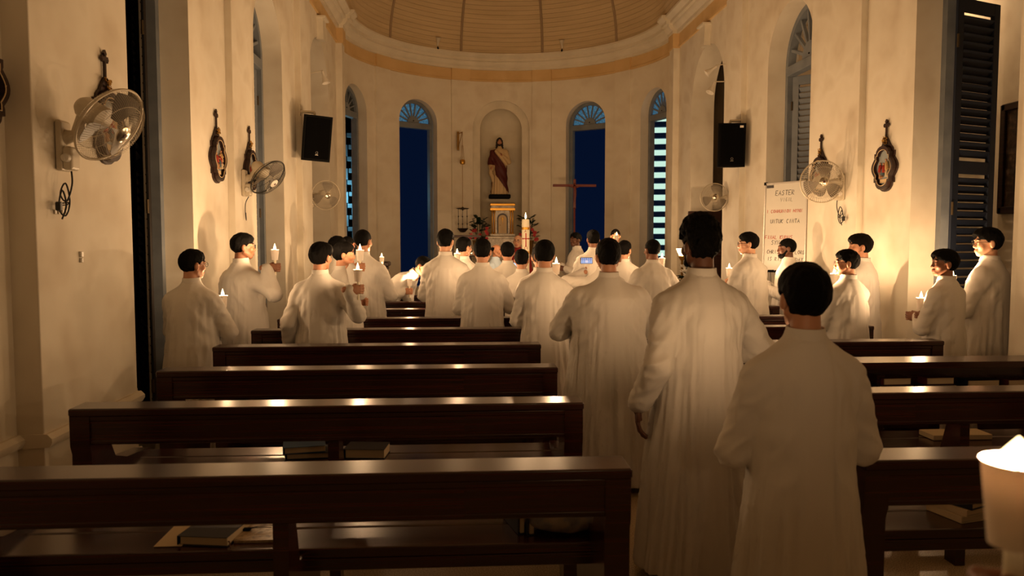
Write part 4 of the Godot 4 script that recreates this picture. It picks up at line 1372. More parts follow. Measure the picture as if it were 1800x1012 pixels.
func wall_things() -> void:
	wall_fan(Vector3(WL + 0.14, 2.20, -4.53), true, Vector3(0.81, -0.56, 0.19), 0.225, M.wire, "large cream wall fan nearest the camera, in front of a plaque", 2, 0.29, 0.085)
	wall_fan(Vector3(WL + 0.07, 2.27, -8.40), true, Vector3(0.71, -0.67, 0.27), 0.215, M.darkwire, "dark-caged wall fan tilted down beside the grey window", 1, 0.27)
	wall_fan(Vector3(WL, 2.30, -12.25), true, Vector3(0.50, -0.15, 0.86), 0.225, M.wire, "pale wall fan below the loudspeaker by the sacristy arch", 0, 0.27)
	wall_fan(Vector3(WR - 0.07, 2.24, -8.25), false, Vector3(-0.22, -0.06, 0.97), 0.225, M.wire, "pale wall fan overlapping the top corner of the whiteboard", 2, 0.25)
	wall_fan(Vector3(WR, 2.27, -11.95), false, Vector3(-0.14, 0.0, 0.98), 0.215, M.wire, "pale wall fan below the loudspeaker near the crowned figure", 0, 0.29)
	plaque(Vector3(WL + 0.14, 2.36, -5.08), true, "carved wooden plaque with cross half hidden behind the nearest fan", 1)
	plaque(Vector3(WL, 2.43, -7.73), true, "carved wooden plaque with cross, alone between doorway and dark-caged fan", 2)
	plaque(Vector3(WL + 0.07, 2.40, -8.63), true, "carved wooden plaque with cross behind the dark-caged fan", 3)
	plaque(Vector3(WR - 0.07, 2.38, -8.76), false, "carved wooden plaque with cross behind the fan over the whiteboard", 4)
	plaque(Vector3(WR, 2.36, -7.50), false, "carved wooden plaque with cross, alone beside the blue-leaved doorway", 5)
	plaque(Vector3(WL, 2.42, -4.03), true, "carved wooden plaque cut by the picture edge before the nearest fan", 6)
	speaker(Vector3(-2.10, 3.08, -11.25), WL + 0.09, Basis(Vector3.UP, 0.42) * Basis(Vector3.RIGHT, 0.16) * Basis(Vector3(0, 0, 1), -0.05), "black loudspeaker hung on a bracket above the fan by the sacristy arch", false)
	speaker(Vector3(3.94, 3.03, -11.35), WR - 0.09, Basis(Vector3.UP, -0.10) * Basis(Vector3.RIGHT, 0.06), "black loudspeaker with white sticker hung beside the whiteboard window", true)
	spot_lamp(Vector3(WL + 0.28, 4.12, -12.2), Vector3(0.3, -1.0, 0.1), Vector3(WL, 4.15, -12.2), "white spotlight hanging head-down beside the sacristy arch")
	spot_lamp(Vector3(WR - 0.30, 4.30, -12.15), Vector3(-1.0, -0.75, -0.2), Vector3(WR, 4.38, -12.1), "upper of two white spotlights by the arch over the speaker")
	spot_lamp(Vector3(WR - 0.28, 4.03, -12.15), Vector3(-0.55, -1.0, 0.2), Vector3(WR, 4.10, -12.1), "lower of two white spotlights by the arch over the speaker")
	for q in [[-29.0, "small floodlight on the cornice left of the niche"], [27.0, "small floodlight on the cornice above the processional cross"]]:
		var a := deg_to_rad(q[0])
		var p := Vector3(CX + 3.02 * sin(a), 6.03, AZ - 3.02 * cos(a))
		spot_lamp(p + Vector3(0, 0.09, 0), Vector3(-sin(a) * 0.3, 1.0, cos(a) * 0.3), p - Vector3(0, 0.06, 0), q[1], M.cream)
	# little fixings on the plaster near the first fan
	var o := thing("wall_switch", "small white pull switch fixed to the wall below the nearest fan", "switch", Vector3(WL + 0.14, 1.56, -4.72))
	var ms := Mesher.new()
	ms.box(Vector3(0.008, 0, 0), Vector3(0.016, 0.035, 0.03), 0.004)
	ms.box(Vector3(0.008, -0.035, 0.0), Vector3(0.014, 0.028, 0.024), 0.004)
	obj("body", ms, M.white, o)
	for k in 4:
		ms = Mesher.new()
		ms.box(Vector3(0.004, 0, 0), Vector3(0.010, 0.024, 0.02), 0.003)
		var c := obj("cable_clip", ms, M.cream, self, Transform3D(Basis(), Vector3(WL + 0.14, 1.80 + (0.006 if k > 1 else 0.0), -4.45 - 0.04 * k)))
		tag(c, "small plastic cable clip below the nearest fan, %s in the row" % ["first from the camera", "second from the camera", "third from the camera", "last and nearest the plug"][k], "clip", "cable clips below the nearest fan")
	whiteboard()

# ---------------------------------------------------------------- people
var P := {}       # shared shapes: head, hands, hair, glasses, shoe
const ROBE := [[0.05, 0.285, 0.235, 0.0], [0.30, 0.262, 0.215, 0.0], [0.60, 0.232, 0.192, 0.0], [0.85, 0.208, 0.175, 0.005], [1.00, 0.196, 0.162, 0.005], [1.15, 0.190, 0.152, 0.01], [1.26, 0.192, 0.146, 0.012], [1.34, 0.188, 0.132, 0.014], [1.39, 0.165, 0.108, 0.016], [1.43, 0.118, 0.088, 0.018], [1.465, 0.078, 0.074, 0.016], [1.49, 0.068, 0.070, 0.012], [1.50, 0.066, 0.068, 0.010]]

func shared_shapes() -> void:
	var f := Field.new()
	f.k = 0.02
	f.ball(Vector3(0, 0.030, 0.012), Vector3(0.073, 0.087, 0.094))
	f.ball(Vector3(0, -0.020, -0.035), Vector3(0.057, 0.084, 0.054))
	f.ball(Vector3(0, -0.080, -0.056), Vector3(0.032, 0.030, 0.030))
	for s in [-1, 1]:
		f.capsule(Vector3(s * 0.050, -0.045, 0.0), Vector3(s * 0.022, -0.086, -0.052), 0.022, 0.020)
		f.ball(Vector3(s * 0.040, -0.020, -0.060), Vector3(0.024, 0.026, 0.024))
		f.ball(Vector3(s * 0.013, -0.029, -0.094), Vector3(0.009, 0.008, 0.010))
	f.capsule(Vector3(0, 0.014, -0.086), Vector3(0, -0.026, -0.100), 0.008, 0.0105)
	f.capsule(Vector3(-0.038, 0.030, -0.080), Vector3(0.038, 0.030, -0.080), 0.011, 0.011)
	f.capsule(Vector3(0, -0.05, 0.022), Vector3(0, -0.19, 0.030), 0.053, 0.056)
	f.ball(Vector3(0, -0.056, -0.086), Vector3(0.024, 0.007, 0.011))
	f.ball(Vector3(0, -0.069, -0.084), Vector3(0.020, 0.007, 0.011))
	for s in [-1, 1]: f.ball(Vector3(s * 0.079, -0.006, 0.012), Vector3(0.013, 0.031, 0.019))
	f.k = 0.012
	for s in [-1, 1]: f.ball(Vector3(s * 0.031, 0.009, -0.096), Vector3(0.018, 0.010, 0.012), -1.0)
	for s in [-1, 1]: f.ball(Vector3(s * 0.031, 0.009, -0.079), Vector3(0.012, 0.011, 0.011))
	var h := f.mesh(Vector3(-0.11, -0.20, -0.135), Vector3(0.11, 0.14, 0.13), 0.0045)
	for p in h.v:
		var c := Color(1, 1, 1)
		var ex := absf(p.x) - 0.031
		if p.z < -0.07:
			if ex * ex / 0.00017 + (p.y - 0.009) * (p.y - 0.009) / 0.00004 < 1.0: c = Color(1.0, 1.0, 1.05)
			if ex * ex + (p.y - 0.009) * (p.y - 0.009) < 0.000040: c = Color(0.03, 0.02, 0.02)
			if absf(p.y - 0.036 + ex * ex * 8.0) < 0.006 and absf(ex) < 0.020: c = Color(0.06, 0.05, 0.045)
			if absf(p.x) < 0.024 and p.y < -0.050 and p.y > -0.076: c = Color(0.80, 0.52, 0.50)
		h.col.append(c)
	P.head = h
	# hair caps
	var cap := func(thick: Vector3, extra: Array, rough: float, freq: float, nape: float) -> Mesher:
		var g := Field.new()
		g.k = 0.03
		g.ball(Vector3(0, 0.034, 0.014), Vector3(0.077, 0.090, 0.098) + thick)
		for e in extra: g.ball(e[0], e[1])
		var nz := FastNoiseLite.new()
		nz.seed = 5
		nz.frequency = freq
		nz.fractal_octaves = 2
		g.cut = func(p: Vector3, d: float) -> float:
			var e := d + rough * nz.get_noise_3d(p.x, p.y * 0.5, p.z)
			var line := lerpf(nape, 0.035, smoothstep(0.045, -0.045, p.z))
			e = maxf(e, (line + rough * 0.8 * nz.get_noise_2d(p.x * 3.0, p.z * 3.0) - p.y) * 0.8)
			var q := (p - Vector3(0, -0.015, -0.125)) / Vector3(0.085, 0.096, 0.082)
			e = maxf(e, (1.0 - q.length()) * 0.08)
			for s in [-1, 1]:
				q = (p - Vector3(s * 0.098, -0.022, 0.006)) / Vector3(0.044, 0.056, 0.040)
				e = maxf(e, (1.0 - q.length()) * 0.035)
			if thick.y < 0.0: e = maxf(e, 0.015 - p.z)   # hair left only round the back
			return e
		return g.mesh(Vector3(-0.13, -0.12, -0.14), Vector3(0.13, 0.20, 0.15), 0.0055)
	P.crop = cap.call(Vector3(0.004, 0.005, 0.005), [], 0.002, 60.0, -0.070).mesh()
	P.short = cap.call(Vector3(0.008, 0.012, 0.008), [[Vector3(0, 0.075, -0.02), Vector3(0.070, 0.050, 0.075)]], 0.0045, 34.0, -0.085).mesh()
	P.full = cap.call(Vector3(0.014, 0.016, 0.012), [[Vector3(0.01, 0.070, -0.03), Vector3(0.076, 0.058, 0.080)]], 0.005, 26.0, -0.095).mesh()
	P.tuft = cap.call(Vector3(0.012, 0.014, 0.010), [[Vector3(0, 0.095, 0.0), Vector3(0.086, 0.075, 0.090)], [Vector3(0, 0.06, -0.05), Vector3(0.07, 0.06, 0.06)]], 0.012, 34.0, -0.085).mesh()
	P.fringe = cap.call(Vector3(0.004, -0.030, 0.005), [], 0.002, 50.0, -0.060).mesh()
	var bd := Field.new()
	bd.k = 0.01
	bd.ball(Vector3(0, -0.080, -0.052), Vector3(0.044, 0.040, 0.046))
	for s in [-1, 1]: bd.capsule(Vector3(s * 0.062, -0.020, 0.0), Vector3(s * 0.036, -0.078, -0.045), 0.013, 0.022)
	bd.cut = func(p: Vector3, d: float) -> float: return maxf(d, maxf((p.y + 0.046) if p.z < -0.055 and absf(p.x) < 0.03 else -1.0, (1.0 - ((p - Vector3(0, -0.058, -0.10)) / Vector3(0.026, 0.016, 0.03)).length()) * 0.02))
	P.beard = bd.mesh(Vector3(-0.09, -0.14, -0.12), Vector3(0.09, 0.02, 0.03), 0.005).mesh()
	# hands: a gripping right hand and a hanging right hand, wrist at the origin
	f = Field.new()
	f.k = 0.012
	f.capsule(Vector3(0, 0, 0.035), Vector3(0.012, 0, -0.03), 0.027, 0.024)
	f.ball(Vector3(0.022, 0, -0.055), Vector3(0.014, 0.041, 0.044))
	f.ball(Vector3(0.012, 0.018, -0.035), Vector3(0.017, 0.022, 0.026))
	var g1 := Field.new()
	for i in 4:
		var y: float = [0.031, 0.0105, -0.010, -0.029][i]
		var l: float = [0.96, 1.04, 1.0, 0.84][i]
		var r: float = [0.0092, 0.0096, 0.0092, 0.0080][i]
		f.k = 0.006
		var a := Vector3(0.024, y, -0.088)
		var b := Vector3(0.012, y * 1.02, -0.088 - 0.030 * l)
		var c := Vector3(-0.016, y, -0.090 - 0.020 * l)
		var d := Vector3(-0.022, y * 0.96, -0.082 - 0.002 * l)
		f.capsule(a, b, r * 1.06, r); f.capsule(b, c, r, r * 0.95); f.capsule(c, d, r * 0.95, r * 0.85)
	f.capsule(Vector3(0.008, 0.026, -0.030), Vector3(-0.022, 0.038, -0.055), 0.0125, 0.0108)
	f.capsule(Vector3(-0.022, 0.038, -0.055), Vector3(-0.022, 0.044, -0.086), 0.0105, 0.0088)
	P.grip = f.mesh(Vector3(-0.05, -0.06, -0.15), Vector3(0.06, 0.075, 0.06), 0.0036)
	f = Field.new()
	f.k = 0.012
	f.capsule(Vector3(0, 0.035, 0), Vector3(0, -0.03, 0), 0.027, 0.024)
	f.ball(Vector3(0, -0.058, 0), Vector3(0.014, 0.046, 0.041))
	f.k = 0.006
	for i in 4:
		var z: float = [-0.030, -0.010, 0.010, 0.029][i]
		var l: float = [0.94, 1.04, 0.98, 0.80][i]
		var r: float = [0.0092, 0.0096, 0.0092, 0.0080][i]
		var a := Vector3(0.0, -0.094, z)
		var b := a + Vector3(-0.010, -0.038 * l, 0)
		var c := b + Vector3(-0.016, -0.022 * l, 0)
		f.capsule(a, b, r * 1.05, r); f.capsule(b, c, r, r * 0.92); f.capsule(c, c + Vector3(-0.014, -0.012 * l, 0), r * 0.92, r * 0.82)
	f.capsule(Vector3(-0.004, -0.030, -0.030), Vector3(-0.014, -0.062, -0.052), 0.0125, 0.0105)
	f.capsule(Vector3(-0.014, -0.062, -0.052), Vector3(-0.020, -0.090, -0.054), 0.0105, 0.0088)
	P.rest = f.mesh(Vector3(-0.07, -0.20, -0.085), Vector3(0.04, 0.06, 0.06), 0.0036)
	# spectacles
	var ms := Mesher.new()
	for s in [-1, 1]:
		var pts := []
		for j in 16:
			var a := TAU * j / 16
			pts.append(Vector3(s * 0.034 + cos(a) * 0.026, 0.006 + sin(a) * 0.019, -0.106 + absf(cos(a) * 0.5 + s * 0.5) * 0.006))
		ms.tube(pts, 0.0020, 5, true)
		ms.tube([Vector3(s * 0.060, 0.010, -0.100), Vector3(s * 0.078, 0.012, -0.04), Vector3(s * 0.080, 0.010, 0.018), Vector3(s * 0.078, -0.012, 0.030)], 0.0018, 5)
	ms.tube([Vector3(-0.009, 0.010, -0.107), Vector3(0, 0.013, -0.110), Vector3(0.009, 0.010, -0.107)], 0.0018, 5)
	P.glasses = ms.mesh()
	f = Field.new()
	f.k = 0.03
	f.ball(Vector3(0, 0.040, 0.06), Vector3(0.040, 0.048, 0.060))
	f.ball(Vector3(0, 0.030, -0.07), Vector3(0.046, 0.036, 0.110))
	f.cut = func(p: Vector3, d: float) -> float: return maxf(d, 0.001 - p.y)
	P.shoe = f.mesh(Vector3(-0.07, -0.02, -0.21), Vector3(0.07, 0.11, 0.14), 0.009).mesh()

func bent(v: Vector3, ang: float) -> Vector3:
	if ang == 0.0 or v.y < 0.92: return v
	var q := v - Vector3(0, 0.92, 0)
	return Vector3(0, 0.92, 0) + Basis(Vector3.RIGHT, -ang) * q

# returns the spot between the hands' grip where a candle's flame would be, in world space
func person(p: Dictionary) -> Vector3:
	var rng := RandomNumberGenerator.new()
	rng.seed = hash(p.label)
	var s: float = p.h / 1.72
	var w: float = p.get("w", 1.0)
	var wa := lerpf(1.0, w, 0.75)
	var yaw: float = deg_to_rad(p.get("yaw", 0.0))
	var fl: float = p.get("floor", 0.0)
	var bend: float = p.get("bend", 0.0)
	var o := thing("person", p.label, "person", Vector3(p.x, fl, -p.d))
	o.transform = Transform3D(Basis(Vector3.UP, yaw).scaled(Vector3.ONE * s), Vector3(p.x, fl, -p.d))
	var inv := o.transform.affine_inverse()
	var cell: float = p.get("cell", 0.016)
	var f := Field.new()
	f.k = 0.055
	var slim: float = p.get("slim", 0.0)
	var rows := []
	for r in ROBE: rows.append([r[0], r[1], r[2] - slim * smoothstep(0.9, 0.3, r[0]), r[3]])
	if bend > 0.0:
		rows = rows.filter(func(r): return r[0] < 0.9)
		rows.append([0.96, 0.19, 0.16, 0.0])
	f.trunk(rows, w)
	if bend > 0.0:
		for q in [-1, 1]: f.capsule(Vector3(q * 0.07 * w, 0.90, 0.0), bent(Vector3(q * 0.085 * w, 1.30, 0.01), bend), 0.125, 0.115)
		f.capsule(bent(Vector3(0, 1.30, 0.01), bend), bent(Vector3(0, 1.46, 0.0), bend), 0.10, 0.064)
	var body := Mesher.new()
	var flame := Vector3.ZERO
	for q in [-1, 1]:
		var side := "r" if q == 1 else "l"
		var S := bent(Vector3(q * 0.164 * wa, 1.322, 0.014), bend)
		var t = p.get(side, null)
		if t == null: t = Vector3(q * 0.06 + 0.03, 1.12 + (0.05 if q == 1 else 0.0), -0.30 * lerpf(1.0, w, 0.5))
		var hang: bool = t is String
		var T: Vector3
		if hang: T = Vector3(q * 0.285 * wa, 0.84, -0.03)
		elif p.get("world_" + side, false): T = inv * t
		else: T = t
		var hd := Vector3(T.x - S.x, 0, T.z - S.z)
		hd = (hd.normalized() * 0.6 + Vector3(0, 0, -0.7)).normalized()
		var W := T if hang else T - hd * 0.078
		var L1 := 0.30
		var L2 := 0.265
		var dv := W - S
		var dl := clampf(dv.length(), 0.12, L1 + L2 - 0.005)
		W = S + dv.normalized() * dl
		if not hang: T = W + hd * 0.078
		var ca := (L1 * L1 + dl * dl - L2 * L2) / (2.0 * L1 * dl)
		var hint: Vector3 = p.get("hint_" + side, Vector3(q * 0.15, -0.3, 1.0) if hang else Vector3(q * 0.75, -1.0, 0.25))
		var ax := dv.normalized()
		var hp := (hint - ax * hint.dot(ax)).normalized()
		var E := S + (ax * ca + hp * sqrt(maxf(1.0 - ca * ca, 0.0))) * L1
		var sr := 1.0 + (wa - 1.0) * 0.6
		f.k = 0.06
		f.capsule(S, S.lerp(E, 0.25), 0.066 * sr, 0.066 * sr)
		f.k = 0.022
		f.capsule(S.lerp(E, 0.2), E, 0.066 * sr, 0.063 * sr)
		f.capsule(E, E.lerp(W, 0.96), 0.062 * sr, 0.052)
		f.capsule(E + Vector3(0, -0.012, 0), E.lerp(W, 0.8) + Vector3(0, -0.028, 0), 0.052 * sr, 0.044)
		# the arm inside the sleeve, and its hand
		body.tube([bent(Vector3(0, 1.36, 0.01), bend), S, E, W], [0.05, 0.045, 0.036, 0.026], 8)
		if hang:
			body.add(P.rest, Transform3D(Basis(Vector3.UP, 0.2 * q), W), q == -1)
		else:
			var hb := Basis()
			hb.z = -hd
			hb.x = Vector3.UP.cross(hb.z).normalized()
			hb.y = hb.z.cross(hb.x)
			body.add(P.grip, Transform3D(hb, W), q == -1)
			if side == p.get("candle_hand", "r"): flame = o.transform * (T + Vector3(0, 0.175, 0))
	var lo := Vector3(-0.62, 0.02, -0.72)
	var hi := Vector3(0.62, 1.62, 0.42)
	if bend > 0.0: lo = Vector3(-0.6, 0.02, -0.95)
	var m := f.mesh(lo, hi, cell / s)
	# folds: long pleats in the skirt, softer creases above, a seam panel down the back and the vent below it
	var nz := FastNoiseLite.new()
	nz.seed = rng.randi() % 10000
	nz.frequency = 1.0
	nz.fractal_octaves = 2
	var f1 := rng.randf() * TAU
	var f2 := rng.randf() * TAU
	var f3 := rng.randf() * TAU
	var vent: float = p.get("vent", 0.0)
	var fd: float = p.get("fold", 0.9)
	for i in m.v.size():
		var v := m.v[i]
		var nn := m.n[i]
		var th := atan2(v.x, v.z)
		var low := smoothstep(1.25, 0.35, v.y)
		var arm := smoothstep(0.17, 0.24, absf(v.x) / w) * smoothstep(0.7, 0.95, v.y)
		var cb := smoothstep(0.5, 0.16, absf(th)) if bend == 0.0 else 0.0
		var r1 := 1.0 - absf(nz.get_noise_2d(th * 2.6 + f1 * 9.0, v.y * 0.5)) * 2.4
		var r2 := 1.0 - absf(nz.get_noise_2d(th * 5.5 + f2 * 9.0, v.y * 0.8 + 30.0)) * 2.4
		var up := smoothstep(1.42, 1.20, v.y)
		var d := fd * (r1 * (0.022 * low + 0.004 * up) + r2 * (0.007 * up + 0.006 * low)) * (1.0 - arm) * (1.0 - 0.7 * cb)
		# slanting drags from the armpits, and rings along the sleeves
		d += nz.get_noise_2d(absf(v.x) * 9.0 + v.y * 4.0, v.y * 5.0 + f3) * 0.016 * (1.0 - arm) * smoothstep(0.03, 0.12, absf(v.x)) * smoothstep(0.8, 1.1, v.y)
		d += (0.5 - absf(nz.get_noise_3d(v.x * 4.0 + 40.0, v.y * 9.0 + absf(v.x) * 5.0, v.z * 6.0)) * 1.6) * 0.014 * arm
		if bend == 0.0 and v.z > 0.0 and v.y < 1.46:
			d += 0.006 * (1.0 - smoothstep(0.048, 0.062, absf(v.x))) * (1.0 - arm)
			if vent > 0.0 and v.y < vent:
				d -= 0.030 * smoothstep(0.0, 0.30, vent - v.y) * (1.0 - smoothstep(0.5, 1.0, absf(v.x + 0.01) / (0.010 + 0.03 * (vent - v.y))))
		m.v[i] = v + nn * d * Vector3(1, 0.3, 1)
	m.smooth()
	# head
	var hx := Transform3D(Basis(Vector3.UP, deg_to_rad(p.get("head", 0.0))) * Basis(Vector3.RIGHT, deg_to_rad(p.get("nod", 0.0))), Vector3.ZERO)
	var base := Vector3(0, 1.602, -0.012)
	var neck := bent(Vector3(0, 1.46, 0.01), bend)
	if bend > 0.0: hx = Transform3D(Basis(Vector3.RIGHT, -bend * 0.75), Vector3.ZERO) * hx
	hx.origin = neck + (Basis(Vector3.RIGHT, -bend * 0.75) * (base - Vector3(0, 1.46, 0.01)) if bend > 0.0 else base - Vector3(0, 1.46, 0.01))
	var hs: float = p.get("hs", 1.0)
	hx.basis = hx.basis.scaled(Vector3(hs, hs, hs))
	body.add(P.head, hx)
	body.tube([neck, bent(Vector3(0, 1.2, 0), bend), Vector3(0, 0.95, 0)], [0.055, 0.10, 0.11], 10)
	for q in [-1, 1]: body.tube([Vector3(q * 0.05, 0.98, 0), Vector3(q * 0.09, 0.5, 0), Vector3(q * 0.09, 0.08, 0.02)], [0.07, 0.05, 0.035], 8)
	obj("body", body, M["skin%d" % p.get("skin", 1)], o)
	var cas := obj("cassock", m, p.get("robe", M.robe), o)
	var ms := Mesher.new()
	var cx := Transform3D(Basis(Vector3.RIGHT, -bend * 0.9 + 0.06).scaled(Vector3(1, 1, 1.08)), neck + Vector3(0, 0.002, 0.004))
	ms.lathe([Vector2(0.076, -0.012), Vector2(0.071, 0.016), Vector2(0.068, 0.040), Vector2(0.066, 0.043), Vector2(0.063, 0.040), Vector2(0.066, 0.0)], 20, cx)
	obj("collar", ms, p.get("robe", M.robe), cas)
	var hr: String = p.get("hair", "short")
	obj("hair", P[hr], M.greyhair if p.get("grey", false) else M.hair, o, hx)
	if p.get("beard", false): obj("beard", P.beard, M.hair, o, hx)
	if p.get("glasses", false): obj("glasses", P.glasses, M.redbook if p.get("redframes", false) else M.glasses, o, hx)
	for q in [-1, 1]: obj("shoe", P.shoe, M.shoe, o, Transform3D(Basis(Vector3.UP, -0.15 * q), Vector3(q * 0.09, 0, -0.01 if p.get("step", 0) != q else 0.12)))
	return flame

func candle(flame: Vector3, label: String, energy := 1.0, sink := 0.012, fs := 1.0) -> void:
	var o := thing("hand_candle", label, "candle", flame + Vector3(0, -0.245, 0), "")
	var ms := Mesher.new()
	ms.lathe([Vector2(0, 0.0), Vector2(0.0105, 0.001), Vector2(0.0105, 0.212), Vector2(0.004, 0.217), Vector2(0, 0.215)], 12)
	var stick := obj("candle_stick", ms, M.wax, o)
	ms = Mesher.new()
	ms.tube([Vector3(0, 0.213, 0), Vector3(0.001, 0.222, 0), Vector3(0.003, 0.230, 0)], 0.0013, 5)
	obj("wick", ms, M.wick, stick)
	ms = Mesher.new()
	ms.lathe([Vector2(0.011, 0.128), Vector2(0.0265, 0.129), Vector2(0.0355, 0.220), Vector2(0.0372, 0.2215), Vector2(0.0367, 0.223), Vector2(0.0348, 0.2205), Vector2(0.0255, 0.131), Vector2(0.011, 0.130)], 24)
	obj("paper_cup", ms, M.cup, o, Transform3D(Basis(), Vector3(0, sink, 0)))
	ms = Mesher.new()
	ms.lathe([Vector2(0.0, 0.220), Vector2(0.0065, 0.226), Vector2(0.0095, 0.236), Vector2(0.0085, 0.248), Vector2(0.0048, 0.263), Vector2(0.0015, 0.276), Vector2(0.0, 0.281)], 14)
	obj("flame", ms, M.flame, o, Transform3D(Basis.from_scale(Vector3(1.35 / sqrt(fs), 1.15 * fs, 1.35 / sqrt(fs))), Vector3(0, 0.221 - 0.22 * 1.15 * fs, 0)))
	var l := OmniLight3D.new()
	l.position = Vector3(0, 0.22 + 0.025 * fs, 0)
	l.light_color = FLAME
	l.light_energy = CANDLE_E * energy
	l.light_size = 0.014
	l.omni_range = 30.0
	l.omni_attenuation = 2.0
	l.shadow_enabled = true
	o.add_child(l)

# ---------------------------------------------------------------- the sanctuary
func sanctuary() -> void:
	var ms: Mesher
	# statue in the niche
	var o := thing("religious_statue", "painted statue of a bearded robed man in red mantle standing in the niche", "statue", Vector3(0.87, 2.62, -18.78))
	ms = Mesher.new()
	ms.box(Vector3(0, 0.05, 0), Vector3(0.52, 0.10, 0.36), 0.02)
	obj("base", ms, M.black, o)
	var f := Field.new()
	f.k = 0.03
	f.trunk([[0.10, 0.20, 0.15, 0.0], [0.35, 0.175, 0.135, 0.0], [0.6, 0.165, 0.125, 0.0], [0.85, 0.165, 0.12, 0.0], [1.05, 0.17, 0.115, 0.0], [1.16, 0.14, 0.095, 0.0], [1.22, 0.06, 0.06, 0.0], [1.26, 0.05, 0.05, 0.0]])
	f.capsule(Vector3(-0.15, 1.12, 0), Vector3(-0.215, 0.86, 0.03), 0.062, 0.060)
	f.capsule(Vector3(-0.215, 0.86, 0.03), Vector3(-0.20, 0.72, 0.13), 0.060, 0.066)
	f.capsule(Vector3(0.15, 1.12, 0), Vector3(0.22, 0.88, 0.03), 0.062, 0.058)
	f.capsule(Vector3(0.22, 0.88, 0.03), Vector3(0.07, 1.00, 0.14), 0.056, 0.044)
	var m := f.mesh(Vector3(-0.34, 0.06, -0.3), Vector3(0.34, 1.32, 0.3), 0.015)
	for i in m.v.size():
		var v := m.v[i]
		m.v[i] = v + m.n[i] * sin(atan2(v.x, v.z) * 14.0 + v.y * 2.0) * 0.010 * smoothstep(1.1, 0.3, v.y)
	m.smooth()
	obj("tunic", m, M.ivory, o)
	for e in f.tb.size():
		f.ta[e] += 0.022; f.tb[e] += 0.024
	for e in f.ra.size():
		f.ra[e] += 0.014; f.rb[e] += 0.014
	f.cut = func(p: Vector3, d: float) -> float:
		# over the right shoulder, across the body to the knee on the other side, open at the hand
		d = maxf(d, p.y - 1.17)
		d = maxf(d, (0.42 - p.y - p.x * 1.35) * 0.6 if p.z > -0.03 else 0.14 - p.y)
		if p.z > -0.02: d = maxf(d, (p.y - 0.98 + p.x * 1.6) * 0.5 if p.x > -0.1 else -1.0)
		if p.x < -0.12 and p.y < 0.80: d = maxf(d, (0.80 - p.y) * 0.8 if p.z > 0.05 else -1.0)
		return d
	m = f.mesh(Vector3(-0.36, 0.06, -0.3), Vector3(0.36, 1.32, 0.32), 0.015)
	for i in m.v.size():
		var v := m.v[i]
		m.v[i] = v + m.n[i] * sin(v.x * 40.0 + v.y * 26.0) * 0.007
	m.smooth()
	obj("mantle", m, M.darkred, o)
	ms = Mesher.new()
	var sash := []
	for k in 12:
		var t := k / 11.0
		sash.append(Vector3(-0.10 + 0.27 * t, 1.14 - 0.34 * t, 0.10 + 0.055 * sin(PI * t)))
	ms.tube(sash, [0.03, 0.04, 0.042, 0.042, 0.042, 0.042, 0.042, 0.042, 0.042, 0.042, 0.038, 0.03], 10)
	ms.tube([Vector3(-0.21, 0.72, 0.14), Vector3(-0.22, 0.60, 0.13), Vector3(-0.17, 0.50, 0.14), Vector3(-0.16, 0.40, 0.13)], [0.035, 0.05, 0.05, 0.03], 8)
	obj("mantle_lining", ms, M.ivory, o)
	ms = Mesher.new()
	ms.ball(Vector3(0.02, 1.04, 0.135), Vector3(0.03, 0.034, 0.02), 8, 10)
	for k in 10: ms.tube([Vector3(0.02, 1.04, 0.135), Vector3(0.02 + cos(TAU * k / 10) * 0.055, 1.04 + sin(TAU * k / 10) * 0.055, 0.145)], [0.006, 0.001], 4)
	obj("heart_emblem", ms, M.red, o)
	var hx := Transform3D(Basis(Vector3.UP, PI).scaled(Vector3.ONE * 0.86), Vector3(0.0, 1.355, 0.01))
	ms = Mesher.new()
	ms.add(P.head, hx)
	ms.add(P.grip, Transform3D(Basis(Vector3.UP, PI).scaled(Vector3.ONE * 0.85), Vector3(-0.20, 0.72, 0.13)))
	ms.add(P.grip, Transform3D(Basis(Vector3.UP, PI * 0.6).scaled(Vector3.ONE * 0.85), Vector3(0.08, 1.0, 0.14)), true)
	obj("head_and_hands", ms, M.skin1, o)
	var g := Field.new()
	g.k = 0.03
	g.ball(Vector3(0, 0.034, 0.016), Vector3(0.082, 0.096, 0.102))
	for q in [-1, 1]: g.capsule(Vector3(q * 0.062, 0.02, 0.02), Vector3(q * 0.085, -0.17, -0.01), 0.034, 0.026)
	g.capsule(Vector3(0, 0, 0.07), Vector3(0, -0.16, 0.075), 0.06, 0.05)
	g.cut = func(p: Vector3, d: float) -> float: return maxf(d + 0.005 * sin(p.y * 90.0 + p.x * 60.0), (1.0 - ((p - Vector3(0, -0.03, -0.115)) / Vector3(0.055, 0.105, 0.10)).length()) * 0.06)
	obj("hair", g.mesh(Vector3(-0.15, -0.24, -0.14), Vector3(0.15, 0.16, 0.16), 0.008), M.statuehair, o, hx)
	obj("beard", P.beard, M.statuehair, o, hx)
	# tabernacle
	o = thing("tabernacle", "pale stone tabernacle with gilt columns and arched door below the statue", "tabernacle", Vector3(0.898, 1.72, -18.05))
	ms = Mesher.new()
	ms.box(Vector3(0, 0.34, -0.06), Vector3(0.46, 0.68, 0.34), 0.006)
	obj("body", ms, M.marble, o)
	ms = Mesher.new()
	ms.box(Vector3(0, 0.615, 0), Vector3(0.58, 0.06, 0.44), 0.008)
	ms.box(Vector3(0, 0.72, 0), Vector3(0.58, 0.06, 0.44), 0.012)
	obj("gilt_cornice", ms, M.gold, o)
	ms = Mesher.new()
	ms.box(Vector3(0, 0.668, 0), Vector3(0.54, 0.06, 0.40), 0.006)
	obj("frieze", ms, M.marble, o)
	ms = Mesher.new()
	ms.box(Vector3(0, 0.025, 0), Vector3(0.58, 0.05, 0.44), 0.008)
	obj("plinth", ms, M.marble, o)
